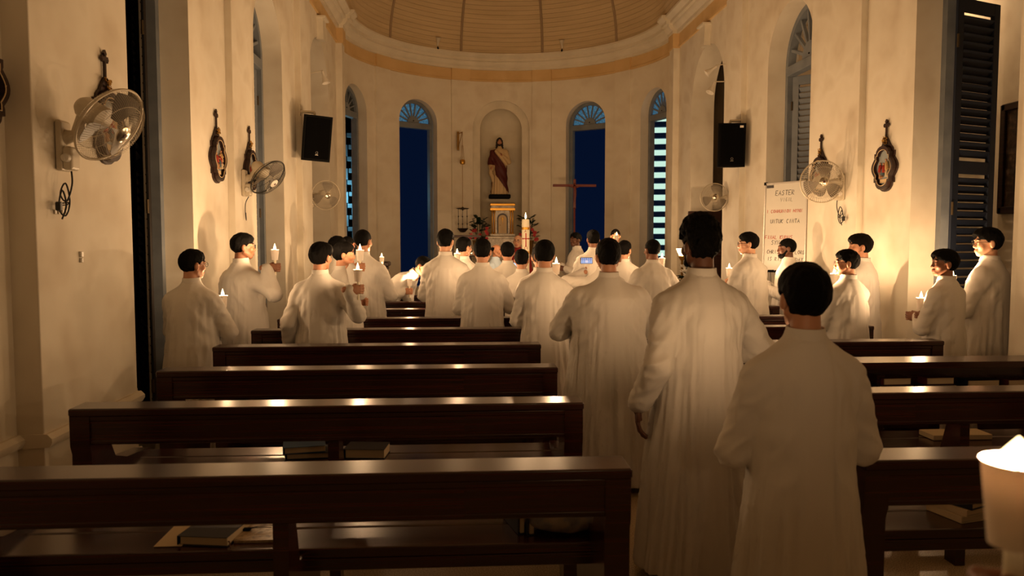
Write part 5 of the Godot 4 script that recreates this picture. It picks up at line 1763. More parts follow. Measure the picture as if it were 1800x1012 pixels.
	for x in [-0.235, -0.185, 0.185, 0.235]:
		ms = Mesher.new()
		ms.lathe([Vector2(0.026, 0.05), Vector2(0.026, 0.075), Vector2(0.018, 0.085), Vector2(0.016, 0.53), Vector2(0.020, 0.54), Vector2(0.030, 0.585), Vector2(0.0, 0.59)], 12, Transform3D(Basis(), Vector3(x, 0, 0.15)))
		obj("column", ms, M.gold, o)
	var arch := func(r: float, h: float) -> PackedVector2Array:
		var p := PackedVector2Array([Vector2(-r, 0.06)])
		for j in 13: p.append(Vector2(-r * cos(PI * j / 12.0), h + r * sin(PI * j / 12.0)))
		p.append(Vector2(r, 0.06))
		return p
	ms = Mesher.new()
	ms.extrude(arch.call(0.125, 0.40), 0.02, Transform3D(Basis(), Vector3(0, 0, 0.11)))
	obj("door_surround", ms, M.darkwood, o)
	ms = Mesher.new()
	ms.extrude(arch.call(0.095, 0.39), 0.012, Transform3D(Basis(), Vector3(0, 0, 0.13)))
	var dr := obj("door", ms, M.ivory, o)
	ms = Mesher.new()
	ms.box(Vector3(0.0, 0.36, 0.145), Vector3(0.012, 0.15, 0.008), 0.002)
	ms.box(Vector3(0.0, 0.39, 0.145), Vector3(0.07, 0.012, 0.008), 0.002)
	for k in 6: ms.leaf(Vector3(0, 0.40, 0.146), Vector3(cos(TAU * k / 6) * 0.05, 0.40 + sin(TAU * k / 6) * 0.05, 0.15), 0.01, Vector3(0, 0, 1))
	ms.ball(Vector3(-0.06, 0.25, 0.146), Vector3(0.01, 0.014, 0.008), 6, 8)
	obj("door_ornament", ms, M.brass, dr)
	# its marble pedestal
	ms = Mesher.new()
	ms.box(Vector3(0, 0.72, 0), Vector3(0.74, 1.34, 0.52), 0.012)
	ms.box(Vector3(0, 1.385, 0), Vector3(0.80, 0.06, 0.58), 0.012)
	ms.box(Vector3(0, 0.07, 0), Vector3(0.84, 0.14, 0.62), 0.012)
	var pe := obj("pedestal", ms, M.marble, self, Transform3D(Basis(), Vector3(0.898, 0.30, -18.05)))
	tag(pe, "veined marble pedestal carrying the tabernacle", "pedestal")
	# dark wooden shelf table left of it
	o = thing("side_table", "dark wooden side table with cloth left of the tabernacle", "table", Vector3(0.05, 0.3, -17.0))
	ms = Mesher.new()
	ms.box(Vector3(0, 1.41, 0), Vector3(0.66, 0.05, 0.36), 0.008)
	obj("tabletop", ms, M.darkwood, o)
	for x in [-0.29, 0.29]:
		for z in [-0.14, 0.14]:
			ms = Mesher.new()
			ms.lathe([Vector2(0.03, 0), Vector2(0.022, 0.1), Vector2(0.028, 0.7), Vector2(0.02, 0.8), Vector2(0.03, 1.39)], 10, Transform3D(Basis(), Vector3(x, 0, z)))
			obj("leg", ms, M.darkwood, o)
	ms = Mesher.new()
	ms.box(Vector3(0.0, 1.438, 0.0), Vector3(0.56, 0.008, 0.26), 0.003)
	var cl := obj("table_cloth", ms, M.cream, self, o.transform)
	tag(cl, "small white cloth lying on the dark side table", "cloth")
	for k in 2:
		var at := Vector3(0.115 + 0.06 * k, 1.3, -16.5)
		var tl := thing("votive_light", ["tiny votive light glimmering under the side table, nearer the lamp", "tiny votive light glimmering under the side table, nearer the tabernacle"][k], "candle", at)
		ms = Mesher.new()
		ms.lathe([Vector2(0, 0), Vector2(0.022, 0.0), Vector2(0.026, 0.05), Vector2(0.022, 0.05), Vector2(0.018, 0.02), Vector2(0, 0.02)], 12)
		obj("glass", ms, M.white, tl)
		ms = Mesher.new()
		ms.lathe([Vector2(0, 0.03), Vector2(0.006, 0.04), Vector2(0.004, 0.055), Vector2(0, 0.07)], 8)
		obj("flame", ms, M.flame, tl)
		var l := OmniLight3D.new()
		l.position = Vector3(0, 0.05, 0)
		l.light_color = FLAME
		l.light_energy = 0.12
		l.light_size = 0.01
		l.omni_range = 10.0
		l.omni_attenuation = 2.0
		l.shadow_enabled = true
		tl.add_child(l)
	ms = Mesher.new()
	ms.box(Vector3(0.145, 0.985, -16.5), Vector3(0.4, 0.03, 0.22), 0.006)
	ms.box(Vector3(0.145, 0.64, -16.5), Vector3(0.06, 0.68, 0.06), 0.006)
	ms.box(Vector3(0.145, 1.15, -16.5), Vector3(0.05, 0.30, 0.05), 0.006)
	ms.box(Vector3(0.145, 1.29, -16.5), Vector3(0.2, 0.02, 0.1), 0.004)
	var st := obj("votive_stand", ms, M.darkwood, self)
	tag(st, "small dark stand holding two votive lights", "stand")
	# leafy flower arrangements on either side
	for s in [-1, 1]:
		var rng := RandomNumberGenerator.new()
		rng.seed = 20 + s
		var c := Vector3(0.898 + s * 0.56, 1.32, -17.55)
		o = thing("flower_arrangement", "dark leafy flower arrangement with pink blooms %s" % ("between side table and tabernacle" if s < 0 else "behind the tall decorated candle"), "flowers", c)
		ms = Mesher.new()
		ms.lathe([Vector2(0, 0), Vector2(0.10, 0.0), Vector2(0.14, 0.28), Vector2(0.15, 0.30), Vector2(0.12, 0.30), Vector2(0.09, 0.05), Vector2(0, 0.05)], 18)
		ms.lathe([Vector2(0.14, -1.02), Vector2(0.14, -1.0), Vector2(0.03, -0.97), Vector2(0.03, -0.03), Vector2(0.14, -0.02), Vector2(0.14, 0.0), Vector2(0, 0.0)], 14)
		obj("vase", ms, M.brass, o)
		for k in 46:
			var a := rng.randf() * TAU
			var r := rng.randf_range(0.05, 0.24)
			var y := rng.randf_range(0.32, 0.92)
			var b := Vector3(cos(a) * r * 0.6, y - 0.1, sin(a) * r * 0.6)
			ms = Mesher.new()
			ms.leaf(b, b + Vector3(cos(a) * 0.16, rng.randf_range(-0.04, 0.14), sin(a) * 0.16), rng.randf_range(0.035, 0.06), Vector3(0, 1, 0))
			obj("leaf", ms, M.leaf, o)
		for k in 12:
			var a := rng.randf() * TAU
			var p := Vector3(cos(a) * 0.20, rng.randf_range(0.30, 0.62), absf(sin(a)) * 0.18 + 0.05)
			ms = Mesher.new()
			for j in 6: ms.leaf(p, p + Vector3(cos(TAU * j / 6) * 0.045, sin(TAU * j / 6) * 0.045, 0.02), 0.016, Vector3(0, 0, 1))
			ms.ball(p + Vector3(0, 0, 0.008), Vector3.ONE * 0.010, 5, 6)
			obj("blossom", ms, M.petal, o)
		ms = Mesher.new()
		for k in 10:
			var a := TAU * k / 10
			ms.tube([Vector3(0, 0.15, 0), Vector3(cos(a) * 0.06, 0.45, sin(a) * 0.06), Vector3(cos(a) * 0.14, 0.8, sin(a) * 0.14)], 0.006, 5)
		obj("stem", ms, M.leaf, o)
	# hanging sanctuary lamp with counterweight
	o = thing("sanctuary_lamp", "slender hanging lamp with brass counterweight on a wall bracket", "lamp", Vector3(-0.02, 2.0, -18.0))
	ms = Mesher.new()
	ms.box(Vector3(-0.10, 1.93, -0.20), Vector3(0.03, 0.36, 0.03), 0.005)
	ms.tube([Vector3(-0.10, 2.08, -0.19), Vector3(-0.05, 2.09, -0.08), Vector3(0.0, 2.10, 0.0)], 0.012, 8)
	ms.tube([Vector3(-0.10, 1.78, -0.19), Vector3(-0.04, 1.95, -0.06), Vector3(-0.01, 2.08, 0.0)], 0.008, 8)
	ms.box(Vector3(-0.10, 1.93, -0.33), Vector3(0.05, 0.42, 0.24), 0.005)
	obj("bracket", ms, M.brass, o)
	ms = Mesher.new()
	ms.tube([Vector3(0, 2.10, 0), Vector3(0, 1.47, 0)], 0.006, 6)
	for x in [-0.035, 0.035]: ms.tube([Vector3(x, 1.47, 0), Vector3(x * 0.4, 1.80, 0)], 0.005, 6)
	ms.tube([Vector3(0, 1.40, 0), Vector3(0, 0.36, 0)], 0.007, 6)
	obj("chain", ms, M.brass, o)
	ms = Mesher.new()
	ms.lathe([Vector2(0, 1.36), Vector2(0.05, 1.365), Vector2(0.065, 1.40), Vector2(0.06, 1.46), Vector2(0.045, 1.475), Vector2(0, 1.475)], 16)
	obj("counterweight", ms, M.gold, o)
	ms = Mesher.new()
	ms.lathe([Vector2(0, 0.30), Vector2(0.03, 0.33), Vector2(0.14, 0.345), Vector2(0.145, 0.36), Vector2(0.03, 0.372), Vector2(0, 0.40)], 18)
	for k in 3:
		var a := TAU * k / 3 + 0.5
		var d := Vector3(cos(a) * 0.115, 0, sin(a) * 0.115)
		ms.tube([d + Vector3(0, 0.345, 0), d + Vector3(0, -0.12, 0)], 0.007, 6)
		for y in [0.17, 0.0]: ms.ball(d + Vector3(0, y, 0), Vector3.ONE * 0.016, 6, 8)
	ms.lathe([Vector2(0, -0.20), Vector2(0.06, -0.19), Vector2(0.12, -0.12), Vector2(0.13, -0.10), Vector2(0.10, -0.11), Vector2(0, -0.15)], 18)
	obj("lamp_frame", ms, mat(Color(0.20, 0.14, 0.09), 0.4, 0.7), o)
	# processional cross on its pole
	o = thing("processional_cross", "tall copper-coloured processional cross with small figure on a pole", "cross", Vector3(2.338, 0.3, -16.3))
	ms = Mesher.new()
	ms.box(Vector3(0, 2.30, 0), Vector3(0.055, 0.62, 0.03), 0.006)
	ms.box(Vector3(0, 2.475, 0), Vector3(0.92, 0.055, 0.03), 0.006)
	obj("cross", ms, M.copper, o)
	ms = Mesher.new()
	ms.lathe([Vector2(0, 0.0), Vector2(0.16, 0.0), Vector2(0.16, 0.03), Vector2(0.04, 0.06), Vector2(0.024, 0.10), Vector2(0.020, 1.98), Vector2(0.034, 2.0), Vector2(0.0, 2.02)], 16)
	obj("pole", ms, M.copper, o)
	ms = Mesher.new()
	ms.tube([Vector3(0, 2.46, 0.04), Vector3(0.0, 2.36, 0.05), Vector3(0.008, 2.26, 0.045), Vector3(0.0, 2.12, 0.035)], [0.022, 0.034, 0.026, 0.014], 8)
	for q in [-1, 1]: ms.tube([Vector3(q * 0.02, 2.43, 0.04), Vector3(q * 0.08, 2.445, 0.035), Vector3(q * 0.15, 2.47, 0.025)], [0.014, 0.010, 0.008], 6)
	ms.ball(Vector3(0.006, 2.495, 0.05), Vector3(0.020, 0.026, 0.022), 6, 8)
	obj("figure", ms, M.copper, o)
	# the tall decorated candle
	o = thing("paschal_candle", "tall thick white candle with red cross and gold bands, burning at the front", "candle", Vector3(0.880, 0.0, -11.0))
	ms = Mesher.new()
	ms.lathe([Vector2(0, 0.0), Vector2(0.20, 0.0), Vector2(0.20, 0.04), Vector2(0.06, 0.08), Vector2(0.035, 0.14), Vector2(0.03, 0.55), Vector2(0.05, 0.60), Vector2(0.03, 0.65), Vector2(0.03, 0.98), Vector2(0.10, 1.05), Vector2(0.10, 1.09), Vector2(0.0, 1.09)], 20)
	obj("stand", ms, M.brass, o)
	ms = Mesher.new()
	ms.lathe([Vector2(0, 1.09), Vector2(0.055, 1.09), Vector2(0.055, 1.90), Vector2(0.050, 1.93), Vector2(0.048, 1.925), Vector2(0.035, 1.90), Vector2(0, 1.895)], 28)
	obj("wax", ms, M.wax, o)
	for y in [1.80, 1.46]:
		ms = Mesher.new()
		ms.lathe([Vector2(0.055, y - 0.018), Vector2(0.0575, y - 0.016), Vector2(0.0575, y + 0.016), Vector2(0.055, y + 0.018)], 28)
		obj("gold_band", ms, M.gold, o)
	var red := mat(Color(0.66, 0.09, 0.08), 0.5)
	ms = Mesher.new()
	ms.box(Vector3(0, 1.64, 0.056), Vector3(0.014, 0.16, 0.006), 0.002)
	ms.tube([Vector3(-0.04, 1.655, 0.038), Vector3(-0.022, 1.655, 0.051), Vector3(0, 1.655, 0.056), Vector3(0.022, 1.655, 0.051), Vector3(0.04, 1.655, 0.038)], 0.007, 6)
	for p in [Vector3(-0.042, 1.655, 0.037), Vector3(0.042, 1.655, 0.037), Vector3(0, 1.725, 0.056), Vector3(0, 1.555, 0.056)]: ms.ball(p, Vector3(0.009, 0.011, 0.006), 5, 8)
	obj("red_cross", ms, red, o)
	for q in [["A", 1.745], ["O", 1.505]]:
		var le := hand_lettering(q[0], Vector2(-0.02, q[1]), 0.036, 0.003)
		if q[0] == "O":
			le = Mesher.new()
			var pts := []
			for j in 14: pts.append(Vector3(cos(-0.9 + (PI + 1.8) * j / 13.0) * 0.018, q[1] + 0.02 + sin(-0.9 + (PI + 1.8) * j / 13.0) * 0.018, 0.0))
			pts.insert(0, Vector3(0.024, q[1] + 0.003, 0)); pts.append(Vector3(-0.024, q[1] + 0.003, 0))
			le.tube(pts, 0.003, 4)
		obj("lettering", le, red, o, Transform3D(Basis(), Vector3(0, 0, 0.056)))
	ms = Mesher.new()
	ms.lathe([Vector2(0.0, 1.935), Vector2(0.009, 1.945), Vector2(0.014, 1.962), Vector2(0.012, 1.98), Vector2(0.006, 2.005), Vector2(0.0, 2.03)], 14)
	obj("flame", ms, M.flame, o)
	ms = Mesher.new()
	ms.tube([Vector3(0, 1.89, 0), Vector3(0, 1.945, 0)], 0.003, 6)
	obj("wick", ms, M.wick, o)
	var l := OmniLight3D.new()
	l.position = Vector3(0, 1.975, 0)
	l.light_color = FLAME
	l.light_energy = CANDLE_E * 3.8
	l.light_size = 0.02
	l.omni_range = 30.0
	l.omni_attenuation = 2.0
	l.shadow_enabled = true
	o.add_child(l)
	# crowned figure before a dark panel in the arch
	o = thing("crowned_figure", "small crowned devotional figure before a dark panel in the arch below a fan", "statue", Vector3(4.34, 1.35, -13.62))
	ms = Mesher.new()
	ms.box(Vector3(0, 0.45, -0.12), Vector3(0.62, 0.70, 0.05), 0.01)
	ms.box(Vector3(0, 0.04, 0), Vector3(0.62, 0.08, 0.3), 0.01)
	ms.box(Vector3(0, -0.65, 0), Vector3(0.55, 1.30, 0.28), 0.01)
	obj("shrine", ms, M.darkwood, o)
	ms = Mesher.new()
	ms.lathe([Vector2(0.0, 0.08), Vector2(0.12, 0.08), Vector2(0.10, 0.3), Vector2(0.085, 0.46), Vector2(0.03, 0.52), Vector2(0.0, 0.53)], 16, Transform3D(Basis(), Vector3(-0.06, 0, 0.02)))
	obj("robe", ms, M.darkred, o)
	ms = Mesher.new()
	ms.ball(Vector3(-0.06, 0.585, 0.03), Vector3(0.052, 0.066, 0.055), 10, 14)
	obj("head", ms, M.ivory, o)
	ms = Mesher.new()
	ms.lathe([Vector2(0.07, 0.50), Vector2(0.068, 0.62), Vector2(0.05, 0.66), Vector2(0.0, 0.67)], 14, Transform3D(Basis(), Vector3(-0.06, 0, 0.005)))
	obj("veil", ms, M.copper, o)
	ms = Mesher.new()
	ms.lathe([Vector2(0.045, 0.655), Vector2(0.052, 0.69), Vector2(0.06, 0.70)], 14, Transform3D(Basis(), Vector3(-0.06, 0, 0.01)))
	for k in 8: ms.tube([Vector3(-0.06 + cos(TAU * k / 8) * 0.055, 0.69, 0.01 + sin(TAU * k / 8) * 0.055), Vector3(-0.06 + cos(TAU * k / 8) * 0.062, 0.735, 0.01 + sin(TAU * k / 8) * 0.062)], [0.01, 0.003], 5)
	obj("crown", ms, M.gold, o)
	# wall sconce cup, right of the lit window, and a potted plant with white blooms below it
	o = thing("glass_votive", "glass votive cup glowing on the wall right of the rightmost apse window", "candle", Vector3(3.72, 1.36, -13.0))
	ms = Mesher.new()
	ms.lathe([Vector2(0, 0), Vector2(0.05, 0.005), Vector2(0.10, 0.10), Vector2(0.105, 0.13), Vector2(0.098, 0.13), Vector2(0.092, 0.10), Vector2(0.045, 0.012), Vector2(0, 0.01)], 20)
	var gl := mat(Color(0.95, 0.93, 0.88, 0.25), 0.1)
	gl.transparency = BaseMaterial3D.TRANSPARENCY_ALPHA
	obj("glass", ms, gl, o)
	ms = Mesher.new()
	ms.lathe([Vector2(0, 0.03), Vector2(0.012, 0.045), Vector2(0.008, 0.07), Vector2(0, 0.095)], 10)
	obj("flame", ms, M.flame, o)
	ms = Mesher.new()
	ms.lathe([Vector2(0, -1.36), Vector2(0.16, -1.36), Vector2(0.15, -1.32), Vector2(0.025, -1.28), Vector2(0.02, -0.08), Vector2(0.06, -0.03), Vector2(0.06, 0.0), Vector2(0, 0.0)], 14)
	obj("stand", ms, M.brass, o)
	l = OmniLight3D.new()
	l.position = Vector3(0, 0.07, 0)
	l.light_color = FLAME
	l.light_energy = CANDLE_E * 1.0
	l.light_size = 0.012
	l.omni_range = 30.0
	l.omni_attenuation = 2.0
	l.shadow_enabled = true
	o.add_child(l)
	for q in [[Vector3(3.72, 0.0, -12.4), M.white, "potted plant with white blooms on a stand beyond the tall dark-haired man"], [Vector3(-1.62, 0.0, -12.2), M.yellow, "potted plant with yellow blooms on a dark stand beside the tallest candle man"]]:
		o = thing("potted_plant", q[2], "plant", q[0])
		var rng := RandomNumberGenerator.new()
		rng.seed = 77
		ms = Mesher.new()
		ms.lathe([Vector2(0, 0.62), Vector2(0.10, 0.62), Vector2(0.14, 0.86), Vector2(0.15, 0.88), Vector2(0.12, 0.88), Vector2(0.10, 0.80), Vector2(0, 0.80)], 18)
		obj("pot", ms, M.cream, o)
		ms = Mesher.new()
		ms.box(Vector3(0, 0.60, 0), Vector3(0.36, 0.04, 0.36), 0.008)
		ms.box(Vector3(0, 0.30, 0), Vector3(0.28, 0.60, 0.28), 0.01)
		obj("plinth", ms, M.darkwood, o)
		for k in 22:
			var a := rng.randf() * TAU
			var b := Vector3(0, rng.randf_range(0.85, 1.05), 0)
			ms = Mesher.new()
			ms.leaf(b, b + Vector3(cos(a) * 0.26, rng.randf_range(0.0, 0.22), sin(a) * 0.26), rng.randf_range(0.025, 0.045), Vector3(0, 1, 0))
			obj("leaf", ms, M.leaf, o)
		for k in 7:
			var a := rng.randf() * TAU
			var p := Vector3(cos(a) * 0.16, rng.randf_range(1.05, 1.25), sin(a) * 0.16)
			ms = Mesher.new()
			for j in 6: ms.leaf(p, p + Vector3(cos(TAU * j / 6) * 0.06, 0.03, sin(TAU * j / 6) * 0.06), 0.022, Vector3(0, 1, 0.4))
			ms.tube([Vector3(0, 0.85, 0), p * Vector3(0.5, 1, 0.5) - Vector3(0, 0.08, 0), p], 0.004, 5)
			obj("blossom", ms, q[1], o)
	# carved dark post beside the yellow plant
	o = thing("carved_post", "dark carved wooden post under the leftmost wide apse window", "post", Vector3(-1.42, 0.0, -12.9))
	ms = Mesher.new()
	ms.box(Vector3(0, 0.6, 0), Vector3(0.30, 1.2, 0.30), 0.012)
	ms.box(Vector3(0, 1.24, 0), Vector3(0.40, 0.08, 0.40), 0.02)
	ms.box(Vector3(0, 1.17, 0), Vector3(0.34, 0.06, 0.34), 0.015)
	obj("body", ms, M.darkwood, o)
	o = thing("white_cabinet", "small white cabinet between the spectacled man and the bearded man", "cabinet", Vector3(3.62, 0.0, -9.2))
	ms = Mesher.new()
	ms.box(Vector3(0, 0.50, 0), Vector3(0.30, 1.0, 0.26), 0.01)
	obj("body", ms, M.white, o)
	ms = Mesher.new()
	ms.box(Vector3(0, 1.02, 0), Vector3(0.36, 0.05, 0.32), 0.012)
	obj("top", ms, M.white, o)

func crowd() -> void:
	var flames := {}
	var list := [
		{id = 1, x = -2.02, d = 5.9, h = 1.56, w = 1.08, yaw = -12.0, head = -28.0, glasses = true, hair = "short", vent = 0.80, label = "man in white cassock walking by the dark doorway beside the left pews"},
		{id = 2, x = -2.01, d = 7.18, h = 1.69, w = 1.2, l = Vector3(-0.10, 1.02, -0.26), yaw = -42.0, head = -22.0, glasses = true, hair = "short", skin = 2, r = Vector3(-1.68, 1.395, -7.02), world_r = true, hint_r = Vector3(0.8, -1.0, 0.0), label = "stout spectacled man in white cassock raising a candle by the wall"},
		{id = 3, x = -1.146, d = 6.29, h = 1.61, w = 1.05, yaw = -8.0, head = -14.0, hair = "full", vent = 0.78, slim = 0.06, r = Vector3(-0.815, 1.262, -6.02), world_r = true, hint_r = Vector3(0.7, -1.0, 0.2), l = "hang", label = "black-haired man in white cassock, back turned, candle at his right shoulder"},
		{id = 4, x = -1.106, d = 7.2, h = 1.61, w = 0.95, yaw = -40.0, head = -38.0, hair = "short", slim = 0.06, r = Vector3(-0.915, 1.40, -6.92), world_r = true, label = "young man in profile, face lit by candle, just beyond the back-turned candle man"},
		{id = 5, x = -1.479, d = 9.17, h = 1.67, w = 0.95, yaw = -30.0, head = -30.0, hair = "short", slim = 0.06, label = "man whose dark head shows above the candle-lit profile"},
		{id = 6, x = -1.61, d = 10.9, h = 1.68, w = 0.98, yaw = -18.0, head = -20.0, hair = "crop", skin = 2, slim = 0.06, r = Vector3(-1.127, 1.243, -10.75), world_r = true, label = "man mostly hidden behind the tallest man of the candle group"},
		{id = 7, x = -1.048, d = 8.17, h = 1.74, w = 1.08, yaw = -14.0, head = -8.0, hair = "crop", slim = 0.06, label = "tallest man of the candle group, close-cropped, before the breeze-block window"},
		{id = 8, x = -1.02, d = 9.95, h = 1.68, w = 1.05, yaw = -108.0, head = -8.0, nod = 10.0, bend = 0.95, glasses = true, hair = "short", r = Vector3(-0.675, 1.0, -9.66), world_r = true, l = Vector3(-0.72, 0.99, -9.82), world_l = true, label = "spectacled man stooping over a pew with a candle in his hands"},
		{id = 9, x = -0.19, d = 8.17, h = 1.74, w = 1.02, yaw = -4.0, head = -14.0, hair = "short", skin = 0, vent = 0.85, slim = 0.06, r = Vector3(-0.072, 1.325, -8.55), world_r = true, label = "tall man in white cassock, back turned, beside the open navy window"},
		{id = 10, x = 0.0, d = 9.17, h = 1.66, yaw = -20.0, head = -22.0, glasses = true, hair = "short", slim = 0.06, label = "spectacled man half hidden behind the tall man near the side table"},
		{id = 11, x = 0.176, d = 7.27, h = 1.64, w = 1.03, yaw = -3.0, head = -6.0, hair = "short", vent = 0.86, slim = 0.06, label = "man in white cassock, back turned, below the sanctuary lamp and side table"},
		{id = 12, x = 0.525, d = 12.5, h = 1.56, w = 1.05, yaw = -118.0, head = 0.0, hair = "fringe", robe = M.alb, l = Vector3(-0.02, 1.22, -0.30), r = Vector3(0.06, 1.22, -0.30), label = "bald man in pale blue-lit robe reading a tablet before the tabernacle"},
		{id = 13, x = 0.518, d = 9.17, h = 1.60, yaw = 2.0, hair = "full", slim = 0.06, label = "man with thick dark hair standing directly below the tabernacle"},
		{id = 14, x = 0.613, d = 8.17, h = 1.53, yaw = -6.0, head = -8.0, hair = "short", slim = 0.06, label = "shorter dark-haired youth between two backs below the tall candle"},
		{id = 15, x = 0.99, d = 14.1, h = 1.72, yaw = 160.0, hair = "fringe", grey = true, glasses = true, robe = M.red, skin = 0, label = "white-haired priest in red vestment partly behind the tall candle"},
		{id = 31, x = 0.72, d = 7.27, h = 1.585, yaw = -4.0, hair = "short", slim = 0.06, label = "man mostly hidden behind the slim man in the aisle"},
		{id = 16, x = 0.657, d = 6.29, h = 1.625, w = 0.96, yaw = -4.0, nod = -6.0, hair = "full", r = Vector3(0.80, 1.285, -6.66), world_r = true, hint_l = Vector3(-0.9, -0.9, 0.5), label = "slim man in white cassock in the aisle, candle glowing past his shoulder"},
		{id = 17, fold = 0.75, x = 0.962, d = 5.1, h = 1.64, w = 1.34, yaw = 0.0, hair = "short", vent = 0.95, cell = 0.013, hint_r = Vector3(1.0, -0.7, 0.2), hint_l = Vector3(-1.0, -0.7, 0.2), l = Vector3(-0.12, 1.10, -0.36), r = Vector3(0.14, 1.10, -0.36), label = "broad man in white cassock with elbows out, in the middle of the aisle"},
		{id = 18, fold = 0.7, x = 1.15, d = 3.7, h = 1.73, w = 1.06, yaw = 6.0, head = 10.0, hair = "tuft", skin = 3, beard = true, cell = 0.011, l = "hang", r = Vector3(0.16, 1.08, -0.30), hint_r = Vector3(1.0, -0.7, 0.3), step = -1, label = "tall man with bushy black hair striding up the aisle, left arm hanging"},
		{id = 19, fold = 0.6, x = 1.13, d = 2.5, h = 1.555, w = 0.98, yaw = -2.0, head = 2.0, hair = "full", cell = 0.010, hint_r = Vector3(0.6, -1.0, 0.25), hint_l = Vector3(-0.6, -1.0, 0.25), l = Vector3(-0.06, 1.10, -0.30), r = Vector3(0.08, 1.12, -0.31), label = "nearest man, black-haired, in white cassock with his back to us"},
		{id = 20, x = 1.97, d = 13.5, h = 1.75, yaw = 105.0, head = 15.0, hair = "short", skin = 3, l = Vector3(-0.04, 1.12, -0.30), label = "dark-haired young server in white facing sideways below the processional cross"},
		{id = 21, x = 1.768, d = 10.5, h = 1.76, w = 1.1, yaw = 8.0, hair = "short", skin = 2, label = "man in white with his back turned, in front of the sideways-facing server"},
		{id = 22, x = 2.725, d = 13.8, h = 1.82, yaw = 176.0, hair = "crop", skin = 1, r = Vector3(2.667, 1.545, -13.4), world_r = true, label = "man facing us with a candle before his face, right of the processional cross"},
		{id = 23, x = 1.92, d = 9.17, h = 1.62, yaw = -18.0, head = -14.0, hair = "short", slim = 0.06, label = "dark-haired man between the broad man and the lit louvre window"},
		{id = 24, x = 2.014, d = 8.17, h = 1.64, w = 1.1, yaw = 6.0, head = 12.0, hair = "crop", skin = 2, slim = 0.06, r = Vector3(2.20, 1.285, -8.48), world_r = true, label = "close-cropped man in front of the lit louvre window"},
		{id = 25, x = 3.066, d = 8.17, h = 1.71, w = 1.12, yaw = 34.0, head = 40.0, hair = "short", skin = 0, glasses = true, vent = 0.95, slim = 0.06, label = "spectacled man turned in profile beside the whiteboard, full white cassock"},
		{id = 26, x = 3.72, d = 8.7, h = 1.65, w = 0.98, yaw = 78.0, hair = "crop", skin = 3, beard = true, label = "bearded man in profile standing before the whiteboard"},
		{id = 27, x = 3.207, d = 6.29, h = 1.55, w = 1.05, yaw = 22.0, head = 48.0, hair = "short", glasses = true, redframes = true, slim = 0.06, r = Vector3(2.985, 1.185, -6.40), world_r = true, label = "youth with red-framed glasses looking sideways, candle under his chin"},
		{id = 28, x = 3.80, d = 7.2, h = 1.685, w = 1.0, yaw = 40.0, head = 35.0, hair = "full", label = "man against the lit wall behind the youth with red-framed glasses"},
		{id = 29, x = 3.84, d = 5.95, h = 1.555, w = 0.92, yaw = 26.0, head = 52.0, nod = 4.0, hair = "full", skin = 2, r = Vector3(3.671, 1.03, -5.99), world_r = true, label = "youth with spiky fringe near the blue-leaved doorway, candle low before him"},
		{id = 30, x = 4.44, d = 6.3, h = 1.73, w = 1.0, yaw = 30.0, head = 45.0, hair = "full", skin = 0, glasses = true, r = Vector3(4.208, 1.17, -6.42), world_r = true, vent = 0.95, label = "tall spectacled man standing in the blue-leaved doorway"},
		{id = 32, x = 1.345, d = 7.4, h = 1.585, yaw = 0.0, hair = "short", slim = 0.06, l = Vector3(1.215, 1.32, -7.78), world_l = true, hint_l = Vector3(-1.0, -0.3, 0.1), label = "man hidden behind the broad man, raising a phone with his left hand"},
	]
	for p in list: flames[p.id] = person(p)
	var c := {1: "hidden before the man walking by the dark doorway", 2: "raised high by the stout man at the wall", 3: "in the hand of the black-haired back-turned man", 4: "upper of the stacked pair, held by the lit-profile man",
		5: "hidden before the man above the lit profile", 6: "held up alone by the yellow flowers", 7: "hidden before the tallest man of the candle group", 8: "held low over the pew by the stooping man", 9: "beyond the tall man's right shoulder near the side table",
		11: "hidden before the man below the sanctuary lamp", 17: "hidden before the broad man in the aisle", 18: "hidden before the striding bushy-haired man", 19: "hidden before the nearest man", 13: "hidden before the thick-haired man below the tabernacle", 16: "glowing past the slim aisle man's shoulder",
		 22: "before the face of the man facing us", 23: "hidden before the man by the lit louvre window", 24: "beside the close-cropped man at the louvre window", 25: "hidden before the profile man at the whiteboard",
		26: "hidden before the bearded man", 27: "under the chin of the youth with red-framed glasses", 28: "held before the man against the lit wall", 29: "low before the spiky-fringed youth", 30: "before the tall man in the doorway"}
	var dim := {1: 0.6, 3: 0.5, 4: 0.6, 8: 0.4, 11: 0.55, 13: 0.8, 17: 0.9, 18: 0.7, 19: 0.5, 25: 1.1, 26: 0.35, 28: 0.7, 29: 0.8, 27: 0.85}
	for k in c: candle(flames[k], "white candle in a paper cup, " + c[k], dim.get(k, 1.0))
	# the phone and the tablet
	var o := thing("smartphone", "lit smartphone held up behind the broad man, showing the altar", "phone", Vector3(1.229, 1.434, -7.70))
	var ms := Mesher.new()
	ms.box(Vector3(0, 0, 0), Vector3(0.125, 0.064, 0.009), 0.004)
	obj("body", ms, M.black, o)
	var im := Image.create(64, 32, false, Image.FORMAT_RGB8)
	for y in 32:
		for x in 64:
			var v := 0.25 + 0.2 * sin(x * 0.55) * (1.0 if y < 18 else 0.3)
			var q := Color(0.45 + v, 0.62 + v * 0.6, 0.95)
			if Vector2(x - 32, (y - 20) * 1.2).length() < 9.0: q = Color(0.95, 0.92, 1.0)
			if y < 14 and x % 11 < 3: q = Color(0.25, 0.25, 0.5)
			im.set_pixel(x, y, q)
	var sm := mat(Color.BLACK, 0.2)
	sm.emission_enabled = true
	sm.emission_texture = ImageTexture.create_from_image(im)
	sm.emission_operator = BaseMaterial3D.EMISSION_OP_MULTIPLY
	sm.emission = Color.WHITE
	sm.emission_energy_multiplier = 0.8
	ms = Mesher.new()
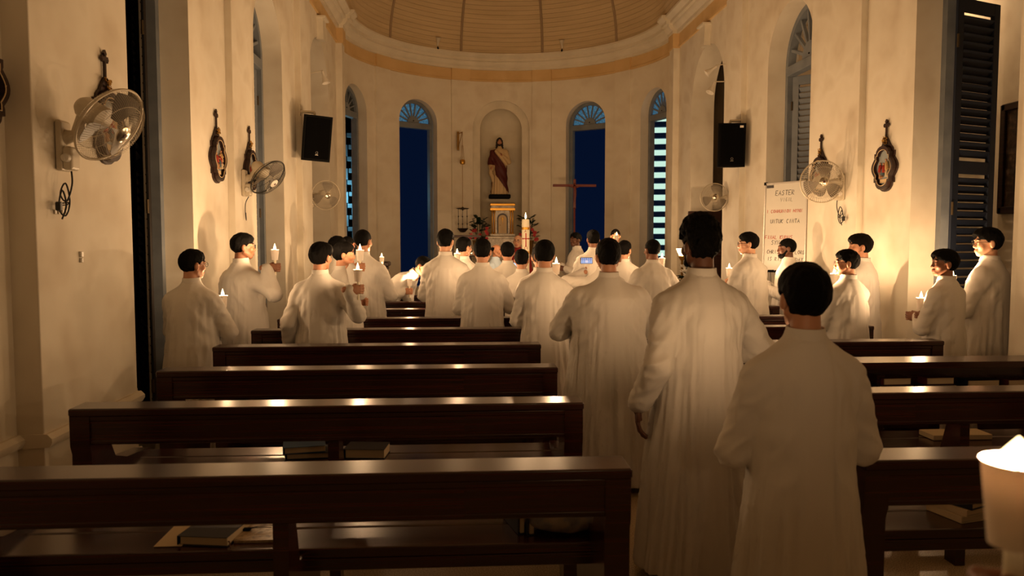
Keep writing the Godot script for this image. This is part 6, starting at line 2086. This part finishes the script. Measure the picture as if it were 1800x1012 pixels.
	ms.face(Vector3(-0.058, -0.028, 0.0052), Vector3(0.058, -0.028, 0.0052), Vector3(0.058, 0.028, 0.0052), Vector3(-0.058, 0.028, 0.0052), Vector3(0, 0, 1))
	ms.uv = PackedVector2Array([Vector2(0, 1), Vector2(1, 1), Vector2(1, 0), Vector2(0, 0)])
	obj("screen", ms, sm, o)
	o = thing("tablet", "glowing tablet held by the bald man in pale robe", "tablet", Vector3(0.84, 1.27, -12.36))
	o.rotation = Vector3(-0.5, -2.06, 0)
	ms = Mesher.new()
	ms.box(Vector3.ZERO, Vector3(0.24, 0.17, 0.008), 0.003)
	obj("body", ms, M.black, o)
	ms = Mesher.new()
	ms.box(Vector3(0, 0, -0.005), Vector3(0.22, 0.15, 0.003), 0.001)
	var tm := mat(Color.BLACK, 0.3)
	tm.emission_enabled = true
	tm.emission = Color(0.75, 0.88, 1.0)
	tm.emission_energy_multiplier = 1.2
	obj("screen", ms, tm, o)
	var l := SpotLight3D.new()
	l.transform = Transform3D(Basis(), Vector3(0, 0, -0.02))
	l.light_color = Color(0.70, 0.86, 1.0)
	l.light_energy = 0.30
	l.spot_angle = 75.0
	l.spot_range = 10.0
	l.spot_attenuation = 2.0
	l.light_size = 0.08
	l.shadow_enabled = true
	o.add_child(l)
	# the photographer's own candle, close to the camera, in a hand at the picture's edge
	var fl := Vector3(0.607, 1.423, -0.80)
	near_candle(fl)

func near_candle(fl: Vector3) -> void:
	var hand := thing("person", "hand and white sleeve of the nearest candle bearer at the picture edge", "person", fl + Vector3(0.0, -0.19, 0.0))
	var ms := Mesher.new()
	ms.add(P.grip, Transform3D(Basis(Vector3.UP, 0.9), Vector3(0.065, 0.0, 0.05)))
	ms.tube([Vector3(0.065, 0.0, 0.05), Vector3(0.16, -0.05, 0.16), Vector3(0.27, -0.14, 0.30)], [0.026, 0.034, 0.042], 12)
	obj("body", ms, M.skin2, hand)
	ms = Mesher.new()
	ms.tube([Vector3(0.115, -0.025, 0.11), Vector3(0.125, -0.032, 0.12), Vector3(0.20, -0.085, 0.21), Vector3(0.28, -0.15, 0.31), Vector3(0.33, -0.2, 0.36)], [0.040, 0.048, 0.058, 0.068, 0.075], 18)
	obj("sleeve", ms, M.robe, hand)
	candle(fl, "large out-of-focus paper cup candle closest to the camera", 0.95, 0.006, 0.5)
